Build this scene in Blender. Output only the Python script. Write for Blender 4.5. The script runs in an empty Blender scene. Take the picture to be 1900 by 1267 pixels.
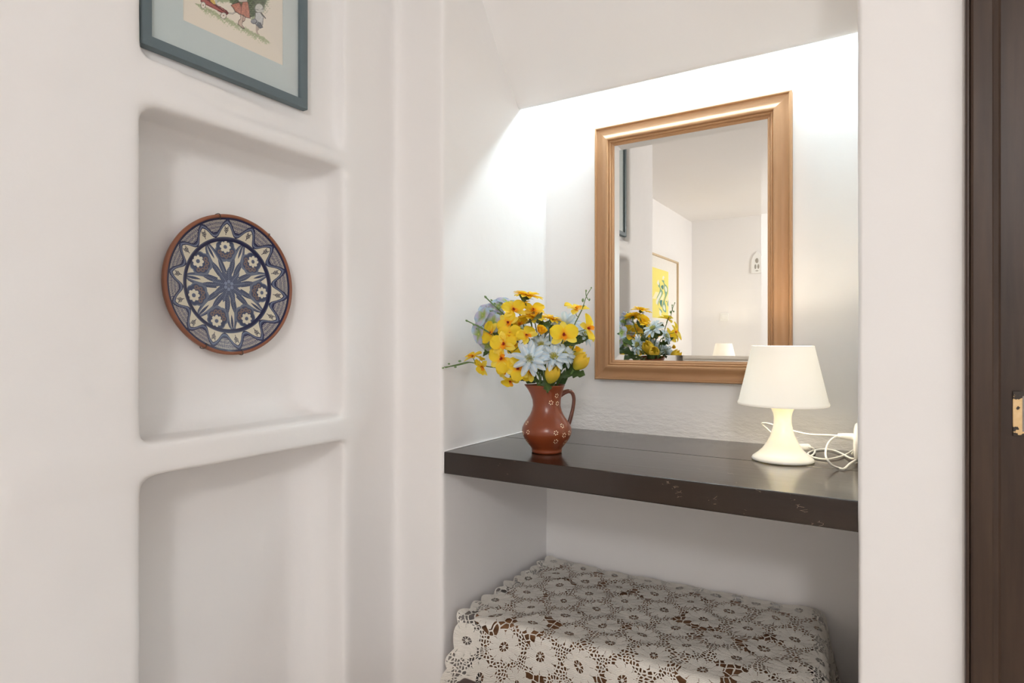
import bpy, math, random
import numpy as np
from mathutils import Vector, Matrix, noise as mnoise
random.seed(7)
PI = math.pi
S = bpy.context.scene
C = S.collection

# ------------------------------------------------------------------ camera, world, lights, exposure
CAM_Z = 1.25
YAW = math.radians(31.6)
FPX = 1134.0
cd = bpy.data.cameras.new('camera'); cam = bpy.data.objects.new('camera', cd); C.objects.link(cam)
cam.location = (0, 0, CAM_Z); cam.rotation_euler = (PI/2, 0, YAW)
cd.sensor_width = 36.0; cd.lens = 36.0*FPX/1900.0; cd.clip_start = 0.02
S.camera = cam
S.view_settings.view_transform = 'Standard'; S.view_settings.look = 'None'
S.view_settings.gamma = 1.0; S.view_settings.use_curve_mapping = False
S.view_settings.exposure = -0.12
S.cycles.max_bounces = 14; S.cycles.diffuse_bounces = 8; S.cycles.transparent_max_bounces = 16
S.cycles.sample_clamp_indirect = 6.0

w = bpy.data.worlds.new('world'); S.world = w; w.use_nodes = True
w.node_tree.nodes['Background'].inputs[0].default_value = (0.80, 0.90, 1.0, 1)
w.node_tree.nodes['Background'].inputs[1].default_value = 0.8

def area(name, loc, rot, sx, sy, power, col):
    l = bpy.data.lights.new(name, 'AREA'); l.shape = 'RECTANGLE'; l.size = sx; l.size_y = sy
    l.energy = power; l.color = col
    o = bpy.data.objects.new(name, l); C.objects.link(o); o.location = loc; o.rotation_euler = rot
    return o
WIN_Y0, WIN_Y1, WIN_Z0, WIN_Z1 = -2.1, -0.1, 0.6, 2.1  # opening of an unseen window, added as a light source
area('added_window_light', (2.36, -1.1, 1.35), (0, PI/2, 0), 1.5, 2.0, 9, (0.96, 0.975, 1.0))  # soft light outside the added window, out of view
_l = bpy.data.lights.new('added_globe_light', 'POINT'); _l.energy = 85; _l.color = (1.0, 0.985, 0.985); _l.shadow_soft_size = 0.15  # main room light, added out of view behind the camera
_o = bpy.data.objects.new('added_globe_light', _l); C.objects.link(_o); _o.location = (0.65, -1.38, 2.20)

F = Vector((-math.sin(YAW), math.cos(YAW), 0)); R = Vector((math.cos(YAW), math.sin(YAW), 0)); UP = Vector((0, 0, 1))
def ray(u, v):
    return F + R*((u-950)/FPX) + UP*((633.5-v)/FPX)
def at(u, v, d):                        # a measured point of the photograph at a known depth
    return Vector((0, 0, CAM_Z)) + ray(u, v)*d

# ------------------------------------------------------------------ helpers
def setp(o, label=None, cat=None, group=None, kind=None):
    if label: o['label'] = label
    if cat: o['category'] = cat
    if group: o['group'] = group
    if kind: o['kind'] = kind
    return o
def thing(name, label, cat, loc=(0, 0, 0), group=None):
    o = bpy.data.objects.new(name, None); C.objects.link(o); o.location = loc; o.empty_display_size = .05
    return setp(o, label, cat, group)
def obj(name, verts, faces, mat=None, parent=None, smooth=False, cols=None, uvs=None, origin=None, angle=None):
    """verts in world space; stored relative to the parent's (or the given) origin"""
    off = Vector((0, 0, 0))
    if parent is not None:
        p = parent
        while p is not None:
            off += Vector(p.location); p = p.parent
    loc = Vector(origin) - off if origin is not None else Vector((0, 0, 0))
    base = off + loc
    me = bpy.data.meshes.new(name)
    V = np.array([tuple(v) for v in verts], dtype=float) - np.array(base)
    me.from_pydata(V.tolist(), [], [list(map(int, f)) for f in faces])
    if mat is not None:
        for m in (mat if isinstance(mat, (list, tuple)) else [mat]): me.materials.append(m)
    if smooth:
        me.polygons.foreach_set('use_smooth', [True]*len(me.polygons))
    if cols is not None:
        a = me.color_attributes.new('Col', 'FLOAT_COLOR', 'POINT')
        c = np.ones((len(V), 4)); c[:, :3] = np.array(cols)[:, :3]
        a.data.foreach_set('color', c.ravel())
    if uvs is not None:
        ul = me.uv_layers.new(name='UVMap')
        li = np.zeros(len(me.loops), dtype=int); me.loops.foreach_get('vertex_index', li)
        ul.data.foreach_set('uv', np.array(uvs)[li].ravel())
    o = bpy.data.objects.new(name, me); C.objects.link(o)
    if parent is not None: o.parent = parent
    o.location = loc
    if angle is not None:
        me.set_sharp_from_angle(angle=math.radians(angle))
    return o
def join(*ms):
    V, Fc = [], []
    for v, f in ms:
        n = len(V); V += [tuple(p) for p in v]; Fc += [tuple(i+n for i in q) for q in f]
    return V, Fc
def box(x0, x1, y0, y1, z0, z1):
    v = [(x, y, z) for z in (z0, z1) for y in (y0, y1) for x in (x0, x1)]
    return v, [(0, 2, 3, 1), (4, 5, 7, 6), (0, 1, 5, 4), (2, 6, 7, 3), (0, 4, 6, 2), (1, 3, 7, 5)]
def bevel(o, w_, seg=3):
    m = o.modifiers.new('bevel', 'BEVEL'); m.width = w_; m.segments = seg; m.limit_method = 'ANGLE'; m.angle_limit = math.radians(35)
    return o
def lathe(prof, c, n=64, fn=None, closed=False):
    V, Fc = [], []
    for i, (r, z) in enumerate(prof):
        for k in range(n):
            a = 2*PI*k/n; rr, zz = (r, z) if fn is None else fn(r, z, a, i)
            V.append((c[0]+rr*math.cos(a), c[1]+rr*math.sin(a), c[2]+zz))
    for i in range(len(prof)-1):
        for k in range(n):
            k2 = (k+1) % n
            Fc.append((i*n+k, i*n+k2, (i+1)*n+k2, (i+1)*n+k))
    return V, Fc
def smooth_path(pts, sub=8):
    pts = [Vector(p) for p in pts]; out = []
    P = [pts[0]*2-pts[1]] + pts + [pts[-1]*2-pts[-2]]
    for i in range(1, len(P)-2):
        for s in range(sub):
            t = s/sub; a, b, c, d = P[i-1], P[i], P[i+1], P[i+2]
            out.append(.5*((2*b)+(c-a)*t+(2*a-5*b+4*c-d)*t*t+(3*b-a-3*c+d)*t**3))
    out.append(pts[-1]); return out
def tube(pts, rad, n=10, sub=8, flat=1.0, cap=True):
    P = smooth_path(pts, sub) if sub else [Vector(p) for p in pts]
    m = len(P); rads = rad if callable(rad) else (lambda t: rad)
    V, Fc = [], []; up = None
    for i, p in enumerate(P):
        t = (P[min(i+1, m-1)]-P[max(i-1, 0)]).normalized()
        if up is None:
            up = t.orthogonal().normalized()
        up = (up - t*up.dot(t)).normalized(); sd = t.cross(up)
        r = rads(i/(m-1))
        for k in range(n):
            a = 2*PI*k/n; V.append(p + up*(r*math.cos(a)*flat) + sd*(r*math.sin(a)))
    for i in range(m-1):
        for k in range(n):
            k2 = (k+1) % n; Fc.append((i*n+k, i*n+k2, (i+1)*n+k2, (i+1)*n+k))
    if cap:
        Fc.append(tuple(range(n-1, -1, -1))); Fc.append(tuple((m-1)*n+k for k in range(n)))
    return V, Fc
def ball(c, r, n=12, sc=(1, 1, 1)):
    V, Fc = [], []
    for i in range(n+1):
        a = PI*i/n
        for k in range(2*n):
            b = PI*k/n; V.append((c[0]+r*sc[0]*math.sin(a)*math.cos(b), c[1]+r*sc[1]*math.sin(a)*math.sin(b), c[2]+r*sc[2]*math.cos(a)))
    for i in range(n):
        for k in range(2*n):
            k2 = (k+1) % (2*n); Fc.append((i*2*n+k, (i+1)*2*n+k, (i+1)*2*n+k2, i*2*n+k2))
    return V, Fc

# ------------------------------------------------------------------ node helper and materials
class NT:
    def __init__(s, name):
        s.m = bpy.data.materials.new(name); s.m.use_nodes = True; s.t = s.m.node_tree
        s.b = s.t.nodes['Principled BSDF']; s.out = s.t.nodes['Material Output']
    def n(s, typ, **kw):
        nd = s.t.nodes.new(typ)
        for k, v in kw.items():
            if k.startswith('i_'):
                key = k[2:].replace('_', ' '); s.put(nd.inputs[key], v)
            elif k.startswith('n_'): s.put(nd.inputs[int(k[2:])], v)
            else: setattr(nd, k, v)
        return nd
    def put(s, sock, v):
        if isinstance(v, bpy.types.NodeSocket): s.t.links.new(v, sock)
        else: sock.default_value = v
    def M(s, op, a, b=None, c=None):
        nd = s.t.nodes.new('ShaderNodeMath'); nd.operation = op
        for i, v in enumerate((a, b, c)):
            if v is not None: s.put(nd.inputs[i], v)
        return nd.outputs[0]
    def mix(s, f, a, b):
        nd = s.t.nodes.new('ShaderNodeMix'); nd.data_type = 'RGBA'
        s.put(nd.inputs[0], f); s.put(nd.inputs[6], a); s.put(nd.inputs[7], b); return nd.outputs[2]
    def ramp(s, f, stops):
        nd = s.t.nodes.new('ShaderNodeValToRGB'); e = nd.color_ramp.elements
        while len(e) < len(stops): e.new(.5)
        for i, (p, c) in enumerate(stops): e[i].position = p; e[i].color = (*c, 1) if len(c) == 3 else c
        s.put(nd.inputs[0], f); return nd.outputs[0]
    def coord(s, kind='Object', scale=(1, 1, 1)):
        tc = s.t.nodes.new('ShaderNodeTexCoord'); mp = s.t.nodes.new('ShaderNodeMapping'); mp.inputs['Scale'].default_value = scale
        s.t.links.new(tc.outputs[kind], mp.inputs[0]); return mp.outputs[0]
    def noise(s, vec, scale, detail=3, rough=.5):
        nd = s.n('ShaderNodeTexNoise'); s.put(nd.inputs['Vector'], vec); nd.inputs['Scale'].default_value = scale
        nd.inputs['Detail'].default_value = detail; nd.inputs['Roughness'].default_value = rough; return nd.outputs[0]
    def bump(s, h, dist, strength=1.0):
        nd = s.n('ShaderNodeBump'); nd.inputs['Strength'].default_value = strength; nd.inputs['Distance'].default_value = dist
        s.put(nd.inputs['Height'], h); s.t.links.new(nd.outputs[0], s.b.inputs['Normal']); return nd
    def base(s, c, rough=.5, spec=.5, metal=0.0):
        s.put(s.b.inputs['Base Color'], (*c, 1) if isinstance(c, tuple) and len(c) == 3 else c)
        s.put(s.b.inputs['Roughness'], rough); s.b.inputs['Specular IOR Level'].default_value = spec; s.b.inputs['Metallic'].default_value = metal
        return s
def plain(name, c, rough=.5, spec=.5, metal=0., nscale=60, var=.06, bd=0.0):
    m = NT(name); v = m.coord()
    f = m.noise(v, nscale); lo = tuple(x*(1-var) for x in c); hi = tuple(min(1, x*(1+var)) for x in c)
    m.base(m.mix(f, (*lo, 1), (*hi, 1)), rough, spec, metal)
    if bd: m.bump(f, bd)
    return m.m
def plaster(name, c=(.82, .808, .796), rough_zone=False):
    m = NT(name); v = m.coord()
    big = m.noise(v, 1.7, 4, .55); fine = m.noise(v, 26, 5, .6); mid = m.noise(v, 6, 3, .5)
    col = m.mix(big, (c[0]*.985, c[1]*.965, c[2]*.955, 1), (c[0]*1.01, c[1]*1.025, c[2]*1.04, 1))
    h = m.M('ADD', m.M('MULTIPLY', mid, .8), m.M('MULTIPLY', fine, .22))
    # sparse pits and trowel ticks
    vo = m.n('ShaderNodeTexVoronoi', feature='F1'); m.put(vo.inputs['Vector'], v); vo.inputs['Scale'].default_value = 14
    tick = m.M('LESS_THAN', vo.outputs['Distance'], .05)
    gate = m.M('GREATER_THAN', m.noise(v, 3.1, 2), .60)
    h = m.M('SUBTRACT', h, m.M('MULTIPLY', m.M('MULTIPLY', tick, gate), .25))
    if rough_zone:      # coarse trowelled band just above the shelf
        sp = m.n('ShaderNodeSeparateXYZ'); tc = m.n('ShaderNodeTexCoord'); m.put(sp.inputs[0], tc.outputs['Object'])
        zz = sp.outputs[2]
        band = m.M('MULTIPLY', m.M('GREATER_THAN', zz, .95), m.M('SUBTRACT', 1.0, m.n('ShaderNodeMapRange', i_Value=zz, i_From_Min=.965, i_From_Max=1.07).outputs[0]))
        sv = m.coord('Object', (1, 1, 2.6)); rn = m.noise(sv, 22, 6, .62)
        h = m.M('ADD', h, m.M('MULTIPLY', m.M('MULTIPLY', rn, band), 3.2))
    m.base(col, .62, .25); m.bump(h, .004, .6)
    return m.m
def wood(name, dark, light, along=0, scale=1.0, rough=.35, spec=.5, coat=0.0, scratch=False, uv=False, bd=.0008):
    m = NT(name); sc = [22*scale]*3; sc[along] = 1.6*scale
    v = m.coord('UV' if uv else 'Object', tuple(sc))
    a = m.noise(v, 1.0, 5, .6); b = m.noise(v, 4.0, 3, .5)
    f = m.M('ADD', m.M('MULTIPLY', a, .75), m.M('MULTIPLY', b, .25))
    col = m.ramp(f, [(.30, dark), (.70, light)])
    if scratch:
        v2 = m.coord('Object', (1, 1, 1)); wv = m.noise(v2, 9, 2)
        vo = m.n('ShaderNodeTexVoronoi', feature='DISTANCE_TO_EDGE'); m.put(vo.inputs['Vector'], m.coord('Object', (60, 60, 140))); vo.inputs['Scale'].default_value = 1.0
        g = m.M('MULTIPLY', m.M('LESS_THAN', vo.outputs['Distance'], .012), m.M('GREATER_THAN', m.noise(v2, 24, 3), .66))
        g = m.M('MULTIPLY', g, m.M('GREATER_THAN', wv, .48))
        col = m.mix(g, col, (.42, .33, .26, 1))
    m.base(col, rough, spec); m.b.inputs['Coat Weight'].default_value = coat; m.b.inputs['Coat Roughness'].default_value = .12
    m.bump(f, bd, .6); return m.m
def vcol(name, rough=.5, spec=.4, transl=0.0, coat=0.0, bd=0.0):
    m = NT(name); a = m.n('ShaderNodeAttribute', attribute_name='Col')
    f = m.noise(m.coord(), 160, 2); c = m.mix(m.M('MULTIPLY', f, .10), a.outputs['Color'], (.3, .25, .15, 1)) if transl else a.outputs['Color']
    m.base(c, rough, spec); m.b.inputs['Coat Weight'].default_value = coat; m.b.inputs['Coat Roughness'].default_value = .08
    if bd: m.bump(f, bd)
    if transl:
        tr = m.n('ShaderNodeBsdfTranslucent'); m.put(tr.inputs[0], a.outputs['Color'])
        mx = m.n('ShaderNodeMixShader'); mx.inputs[0].default_value = transl
        m.t.links.new(m.b.outputs[0], mx.inputs[1]); m.t.links.new(tr.outputs[0], mx.inputs[2]); m.t.links.new(mx.outputs[0], m.out.inputs[0])
    return m.m
def emis(name, c, e):
    m = NT(name); m.base(c, .4); m.b.inputs['Emission Color'].default_value = (*c, 1); m.b.inputs['Emission Strength'].default_value = e; return m.m
def glassy(name, refl=.06):
    m = NT(name); tr = m.n('ShaderNodeBsdfTransparent'); gl = m.n('ShaderNodeBsdfGlossy'); gl.inputs['Roughness'].default_value = .02
    fr = m.n('ShaderNodeFresnel'); fr.inputs[0].default_value = 1.45
    mx = m.n('ShaderNodeMixShader'); m.put(mx.inputs[0], m.M('MULTIPLY', fr.outputs[0], .22))
    m.t.links.new(tr.outputs[0], mx.inputs[1]); m.t.links.new(gl.outputs[0], mx.inputs[2]); m.t.links.new(mx.outputs[0], m.out.inputs[0]); return m.m

PLASTER = plaster('white_plaster'); PLASTER_B = plaster('white_plaster_trowelled', rough_zone=True)
SHELFWOOD = wood('dark_stained_wood', (.012, .0065, .004), (.026, .015, .010), 0, .8, .20, .42, .30, scratch=True)
DOORWOOD = wood('dark_door_wood', (.032, .019, .013), (.062, .037, .024), 2, 1.0, .42, .30)
FRAMEWOOD = wood('honey_gilt_wood', (.33, .170, .078), (.43, .240, .118), 0, .6, .50, .45, .0, uv=True, bd=.0003)
CHESTWOOD = wood('orange_brown_wood', (.20, .090, .038), (.33, .165, .075), 0, .8, .45)
STOOLWOOD = wood('mahogany', (.045, .018, .012), (.085, .036, .025), 0, 1.0, .25, .5, .3)
TEAL = plain('teal_grey_paint', (.112, .148, .163), .45, .4, nscale=40)
MATB = plain('pale_blue_card', (.57, .64, .635), .9, .1, nscale=300, var=.03)
GLASS = glassy('picture_glass')
MIRROR = NT('silvered_glass').base((.94, .94, .915), .0, .5, 1.0).m
WHITEPL = plain('white_plastic', (.82, .82, .80), .3, .5, nscale=20, var=.02)
CORDM = plain('white_cord', (.80, .78, .72), .4, .5, nscale=80, var=.03)
TERRA = plain('terracotta_glaze', (.19, .039, .011), .28, .55, nscale=18, var=.10)
DOT = plain('cream_slip', (.95, .82, .60), .4, .4)
BRASS = NT('worn_brass')
_sz = BRASS.n('ShaderNodeSeparateXYZ'); BRASS.put(_sz.inputs[0], BRASS.coord())
_f = BRASS.M('ADD', BRASS.noise(BRASS.coord(), 90, 3, .5), BRASS.M('SUBTRACT', .13, BRASS.M('MULTIPLY', BRASS.M('ABSOLUTE', BRASS.M('SUBTRACT', _sz.outputs[2], 1.1325)), 7.5)))
BRASS.base(BRASS.ramp(_f, [(.44, (.035, .025, .018)), (.46, (.62, .42, .20)), (.9, (.75, .56, .32))]), .4, .5, .35); BRASS = BRASS.m
STEEL = plain('grey_metal', (.22, .20, .18), .45, .5, .6, nscale=90, var=.3)
WIRE = plain('brown_wire', (.05, .03, .02), .4)
STEMM = plain('green_stem', (.10, .17, .045), .5, .4)
PETAL = vcol('petal_fabric', .55, .3, .40)
LEAFM = vcol('leaf_fabric', .42, .45, .10)
PRINTM = vcol('printed_paper', .8, .15)
GLAZE = vcol('painted_glaze', .30, .35, 0, .12)

# ------------------------------------------------------------------ room shell
def plaster_solid(name, boxes, vox=.008, smooth_it=10, extra=(), mat=None, amp=.006):
    V, Fc = join(*([box(*b) for b in boxes] + list(extra)))
    o = obj(name, V, Fc, mat or PLASTER); setp(o, kind='structure')
    m = o.modifiers.new('remesh', 'REMESH'); m.mode = 'VOXEL'; m.voxel_size = vox; m.use_smooth_shade = True
    m = o.modifiers.new('soften', 'SMOOTH'); m.factor = .5; m.iterations = smooth_it
    undulate(o, amp); return o
TX1 = bpy.data.textures.new('undulation', 'CLOUDS'); TX1.noise_scale = .28; TX1.noise_depth = 2
TX2 = bpy.data.textures.new('trowel', 'CLOUDS'); TX2.noise_scale = .06; TX2.noise_depth = 3
def undulate(o, amp=.006):
    for tx, s_ in ((TX1, amp), (TX2, amp*.28)):
        m = o.modifiers.new('plaster', 'DISPLACE'); m.texture = tx; m.texture_coords = 'GLOBAL'; m.strength = s_; m.mid_level = .5

XL = -1.17; NB = -1.30; YA = .603; YB = 1.095; YF = 1.285; XA = -1.008; YBK = 1.866; XP = -.047; H = 2.42
def wedge(y, z, r, sy, sz, x0, x1):     # fills a niche corner so that it rounds off
    pts = [(y, z), (y+sy*r, z), (y+sy*r*.35, z+sz*r*.35), (y, z+sz*r)]
    V = [(x, a, b) for x in (x0, x1) for a, b in pts]
    return V, [(0, 1, 2, 3), (7, 6, 5, 4), (0, 4, 5, 1), (1, 5, 6, 2), (2, 6, 7, 3), (3, 7, 4, 0)]
def fillet(pts, a, b, ax):               # coving strip along an inner corner
    V = [(p, a_, q) if ax == 'y' else (p, q, a_) for a_ in (a, b) for p, q in pts]; n = len(pts)
    Fc = [tuple(range(n)), tuple(range(2*n-1, n-1, -1))] + [(i, n+i, n+(i+1) % n, (i+1) % n) for i in range(n)]
    return V, Fc
plaster_solid('wall_left', [
    (-1.66, NB, .22, 1.42, -.05, 2.5), (-1.36, XL, .22, YA, -.05, 2.5), (-1.36, XL, YB, 1.42, -.05, 2.5),
    (-1.36, XL+.002, .4, 1.2, 1.000, 1.062), (-1.36, XL+.001, .4, 1.2, 1.690, 1.728), (-1.36, -1.208, .4, 1.2, 1.70, 2.5),
    (-1.66, XA, YF, 1.97, -.05, 2.5)], extra=[wedge(YA-.004, 1.694, .036, 1, -1, -1.34, XL), wedge(YA-.004, 1.004, .036, 1, -1, -1.34, XL),
    fillet([(NB-.01, YB+.01), (NB-.01, YB-.085), (NB+.022, YB-.028), (NB+.075, YB+.01)], -.04, 2.4, 'z'),
    fillet([(NB-.01, 1.70), (NB-.01, 1.645), (NB+.016, 1.678), (NB+.05, 1.70)], .5, 1.2, 'y'), fillet([(NB-.01, 1.055), (NB+.06, 1.055), (NB+.02, 1.078), (NB-.01, 1.12)], .5, 1.2, 'y'),
    fillet([(-1.213, 1.72), (XL-.008, 1.72), (-1.192, 1.748), (-1.213, 1.79)], .5, 1.2, 'y'),
    fillet([(-1.25, .56), (XL, .56), (XL-.002, .64), (-1.208, 1.06), (-1.25, 1.06)], 1.70, 1.782, 'z')], smooth_it=12)
def grid_wall(name, p0, du, dv, nu, nv, mat, amp=.006, flip=False):
    p0, du, dv = Vector(p0), Vector(du), Vector(dv)
    V = [p0+du*(i/nu)+dv*(j/nv) for j in range(nv+1) for i in range(nu+1)]
    Fc = [(j*(nu+1)+i, j*(nu+1)+i+1, (j+1)*(nu+1)+i+1, (j+1)*(nu+1)+i) for j in range(nv) for i in range(nu)]
    if flip: Fc = [f[::-1] for f in Fc]
    o = obj(name, V, Fc, mat, smooth=True); setp(o, kind='structure')
    if amp: undulate(o, amp)
    return o
# back of the alcove: a slab with a real thickness, its face finely divided
o = grid_wall('wall_alcove_back', (-1.10, YBK, -.05), (1.2, 0, 0), (0, 0, 2.5), 150, 312, PLASTER_B, .005)
m = o.modifiers.new('thick', 'SOLIDIFY'); m.thickness = .12; m.offset = -1
# pier between the alcove and the door
plaster_solid('wall_pier', [(XP, .128, 1.272, 1.97, -.05, 2.5)], vox=.006, smooth_it=4, amp=.0035)
# sloping canopy above the alcove, a slot is left between its lip and the back wall
cs = [(1.683, 1.992), (1.672, 2.002), (1.565, 2.128), (1.48, 2.25), (1.40, 2.36), (1.34, 2.44), (1.30, 2.52), (1.45, 2.52), (1.52, 2.40), (1.62, 2.25), (1.70, 2.10), (1.71, 2.03), (1.70, 1.998)]
V = [(x, y, z) for x in (-1.06, 0.03) for y, z in cs]; n = len(cs)
Fc = [tuple(range(n)), tuple(range(2*n-1, n-1, -1))] + [(i, n+i, n+(i+1) % n, (i+1) % n) for i in range(n)]
# the canopy flows into the left side wall with a soft cove
q = cs[:7]; cov = [0, .002, .018, .026, .028, .028, .028]; k = len(q)
CV = [(-.955, y+.004, z+.004) for y, z in q] + [(-1.06, y+.004, z+.004) for y, z in q] + [(-1.06, y-c*.75, z-c*.65) for (y, z), c in zip(q, cov)]
CF = [(0, k, 2*k), (k-1, 3*k-1, 2*k-1)] + [f for i in range(k-1) for f in ((i, i+1, k+i+1, k+i), (k+i, k+i+1, 2*k+i+1, 2*k+i), (2*k+i, 2*k+i+1, i+1, i))]
V, Fc = join((V, Fc), (CV, CF))
o = obj('wall_canopy', V, Fc, PLASTER); setp(o, kind='structure')
m = o.modifiers.new('remesh', 'REMESH'); m.mode = 'VOXEL'; m.voxel_size = .007; m.use_smooth_shade = True
m = o.modifiers.new('soften', 'SMOOTH'); m.factor = .5; m.iterations = 7; undulate(o, .006)
o = obj('wall_alcove_top', *box(-1.66, .2, 1.30, 2.0, 2.42, 2.55), PLASTER); setp(o, kind='structure')
# the rest of the room (seen in the mirror, and what the light bounces about in)
def slab(name, *b, mat=None):
    o = obj(name, *box(*b), mat or PLASTER); setp(o, kind='structure'); return o
slab('ceiling', -1.75, 2.3, -2.45, 1.32, H, H+.12)
slab('wall_room_left', -1.76, -1.64, -2.45, .26, 0, H)
slab('wall_far', -1.76, 2.32, -2.45, -2.33, 0, H)
V, Fc = join(box(2.2, 2.32, -2.45, WIN_Y0, 0, H), box(2.2, 2.32, WIN_Y1, 1.4, 0, H), box(2.2, 2.32, WIN_Y0, WIN_Y1, 0, WIN_Z0), box(2.2, 2.32, WIN_Y0, WIN_Y1, WIN_Z1, H))
setp(obj('wall_right', V, Fc, PLASTER), kind='structure')
V, Fc = join(box(1.06, 2.32, 1.272, 1.40, 0, H), box(.10, 1.07, 1.272, 1.40, 2.09, H))
setp(obj('wall_front', V, Fc, PLASTER), kind='structure')
FLOORM = NT('terracotta_floor_tiles'); br = FLOORM.n('ShaderNodeTexBrick'); FLOORM.put(br.inputs['Vector'], FLOORM.coord())
br.offset = 0; br.inputs['Scale'].default_value = 1; br.inputs['Brick Width'].default_value = .3; br.inputs['Row Height'].default_value = .3; br.inputs['Mortar Size'].default_value = .006
br.inputs['Color1'].default_value = (.58, .50, .43, 1); br.inputs['Color2'].default_value = (.62, .54, .46, 1); br.inputs['Mortar'].default_value = (.4, .38, .35, 1)
FLOORM.base(br.outputs[0], .5)
slab('floor', -1.76, 2.32, -2.45, 2.0, -.1, 0, mat=FLOORM.m)
V, Fc = join(box(2.21, 2.27, WIN_Y0, WIN_Y0+.05, WIN_Z0, WIN_Z1), box(2.21, 2.27, WIN_Y1-.05, WIN_Y1, WIN_Z0, WIN_Z1), box(2.21, 2.27, WIN_Y0, WIN_Y1, WIN_Z0, WIN_Z0+.05),
             box(2.21, 2.27, WIN_Y0, WIN_Y1, WIN_Z1-.05, WIN_Z1), box(2.21, 2.27, -1.13, -1.07, WIN_Z0, WIN_Z1))
setp(obj('added_window_1', V, Fc, WHITEPL), kind='structure')  # frame of the added window, never in view
# unseen globe lamp added to light the room; its point light sits inside
t = thing('added_globe_lamp', 'added white globe lamp out of view, lighting the room', 'lamp', (.65, -1.38, H))
obj('added_ceiling_rose', *lathe([(0, 0), (.06, 0), (.06, -.02), (.012, -.03), (.010, -.06)], (.65, -1.38, H), 32), WHITEPL, t, smooth=True)
GLOBE = NT('added_frosted_globe'); GLOBE.base((.95, .93, .9), .4); _t = GLOBE.n('ShaderNodeBsdfTransparent'); _m = GLOBE.n('ShaderNodeMixShader'); _m.inputs[0].default_value = .25
GLOBE.b.inputs['Emission Color'].default_value = (1, .93, .86, 1); GLOBE.b.inputs['Emission Strength'].default_value = 4
GLOBE.t.links.new(_t.outputs[0], _m.inputs[1]); GLOBE.t.links.new(GLOBE.b.outputs[0], _m.inputs[2]); GLOBE.t.links.new(_m.outputs[0], GLOBE.out.inputs[0])
obj('added_globe_shade', *ball((.65, -1.38, 2.20), .15, 20), GLOBE.m, t, smooth=True)

# door, casing
d = setp(obj('door_1', *box(.150, 1.03, 1.2815, 1.322, .005, 2.05), DOORWOOD), kind='structure')
def casing_prof(x, sgn):
    pr = [(0, 1.285), (0, 1.256), (.002, 1.2535), (.0045, 1.2535), (.0055, 1.256), (.007, 1.2515), (.010, 1.2500), (.034, 1.2490), (.0362, 1.2505), (.0368, 1.262), (.044, 1.2645), (.0475, 1.268), (.048, 1.30), (.048, 1.33), (0, 1.33)]
    V = [(x+sgn*a, y, z) for z in (0, 2.09) for a, y in pr]; n = len(pr)
    Fc = [(i, (i+1) % n, n+(i+1) % n, n+i) for i in range(n)] + [tuple(range(n))[::-1], tuple(range(n, 2*n))]
    return V, Fc
V, Fc = join(casing_prof(.1095, 1), casing_prof(1.065, -1), box(.1095, 1.065, 1.25, 1.33, 2.052, 2.092))
setp(obj('trim_1', V, Fc, DOORWOOD), kind='structure')
# flush pull let into the door
hx0, hx1, hz0, hz1 = .1735, .2235, 1.096, 1.169
def plate_with_hole(x0, x1, z0, z1, m_, y0, y1):
    o_ = [(x0, z0), (x1, z0), (x1, z1), (x0, z1)]; i_ = [(x0+m_, z0+m_*.6), (x1-m_, z0+m_*.6), (x1-m_, z1-m_*.6), (x0+m_, z1-m_*.6)]
    V = [(a, y, b) for y in (y0, y1) for ring in (o_, i_) for a, b in ring]; Fc = []
    for k in range(4):
        k2 = (k+1) % 4
        Fc += [(k, k2, 4+k2, 4+k), (8+k, 12+k, 12+k2, 8+k2), (k, 8+k, 8+k2, k2), (4+k, 4+k2, 12+k2, 12+k)]
    return V, Fc
hp = obj('door_handle', *plate_with_hole(hx0, hx1, hz0, hz1, .0125, 1.2785, 1.2825), BRASS, d); bevel(hp, .0008, 2); hp['label'] = 'worn brass flush pull with chipped dark paint'
obj('handle_recess', *box(hx0+.011, hx1-.011, 1.2812, 1.2818, hz0+.006, hz1-.006), STEEL, hp)

# ------------------------------------------------------------------ shelf
sh = thing('wooden_shelf', 'dark stained thick wooden shelf spanning the white alcove', 'shelf', (-.53, 1.57, .957))
ZS = .957
bevel(obj('plank', *box(XA+.002, XP+.004, YF+.004, 1.5875, .899, ZS), SHELFWOOD, sh), .0025, 2)
bevel(obj('plank', *box(XA+.001, XP+.004, 1.5890, YBK+.001, .899, ZS), SHELFWOOD, sh), .0015, 2)

V, Fc = join(tube([(XA+.0035, 1.84, ZS+.0012), (XA+.0035, 1.6, ZS+.0012), (XA+.003, 1.42, ZS+.0014), (XA+.0025, YF+.004, ZS+.001)], .0022, 8, 4),
             tube([(XA+.0020, YF+.003, ZS+.001), (XA+.0020, YF+.003, .93), (XA+.0020, YF+.003, .900)], .0021, 8, 3))
setp(obj('trim_2', V, Fc, PLASTER, smooth=True), kind='structure')
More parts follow.
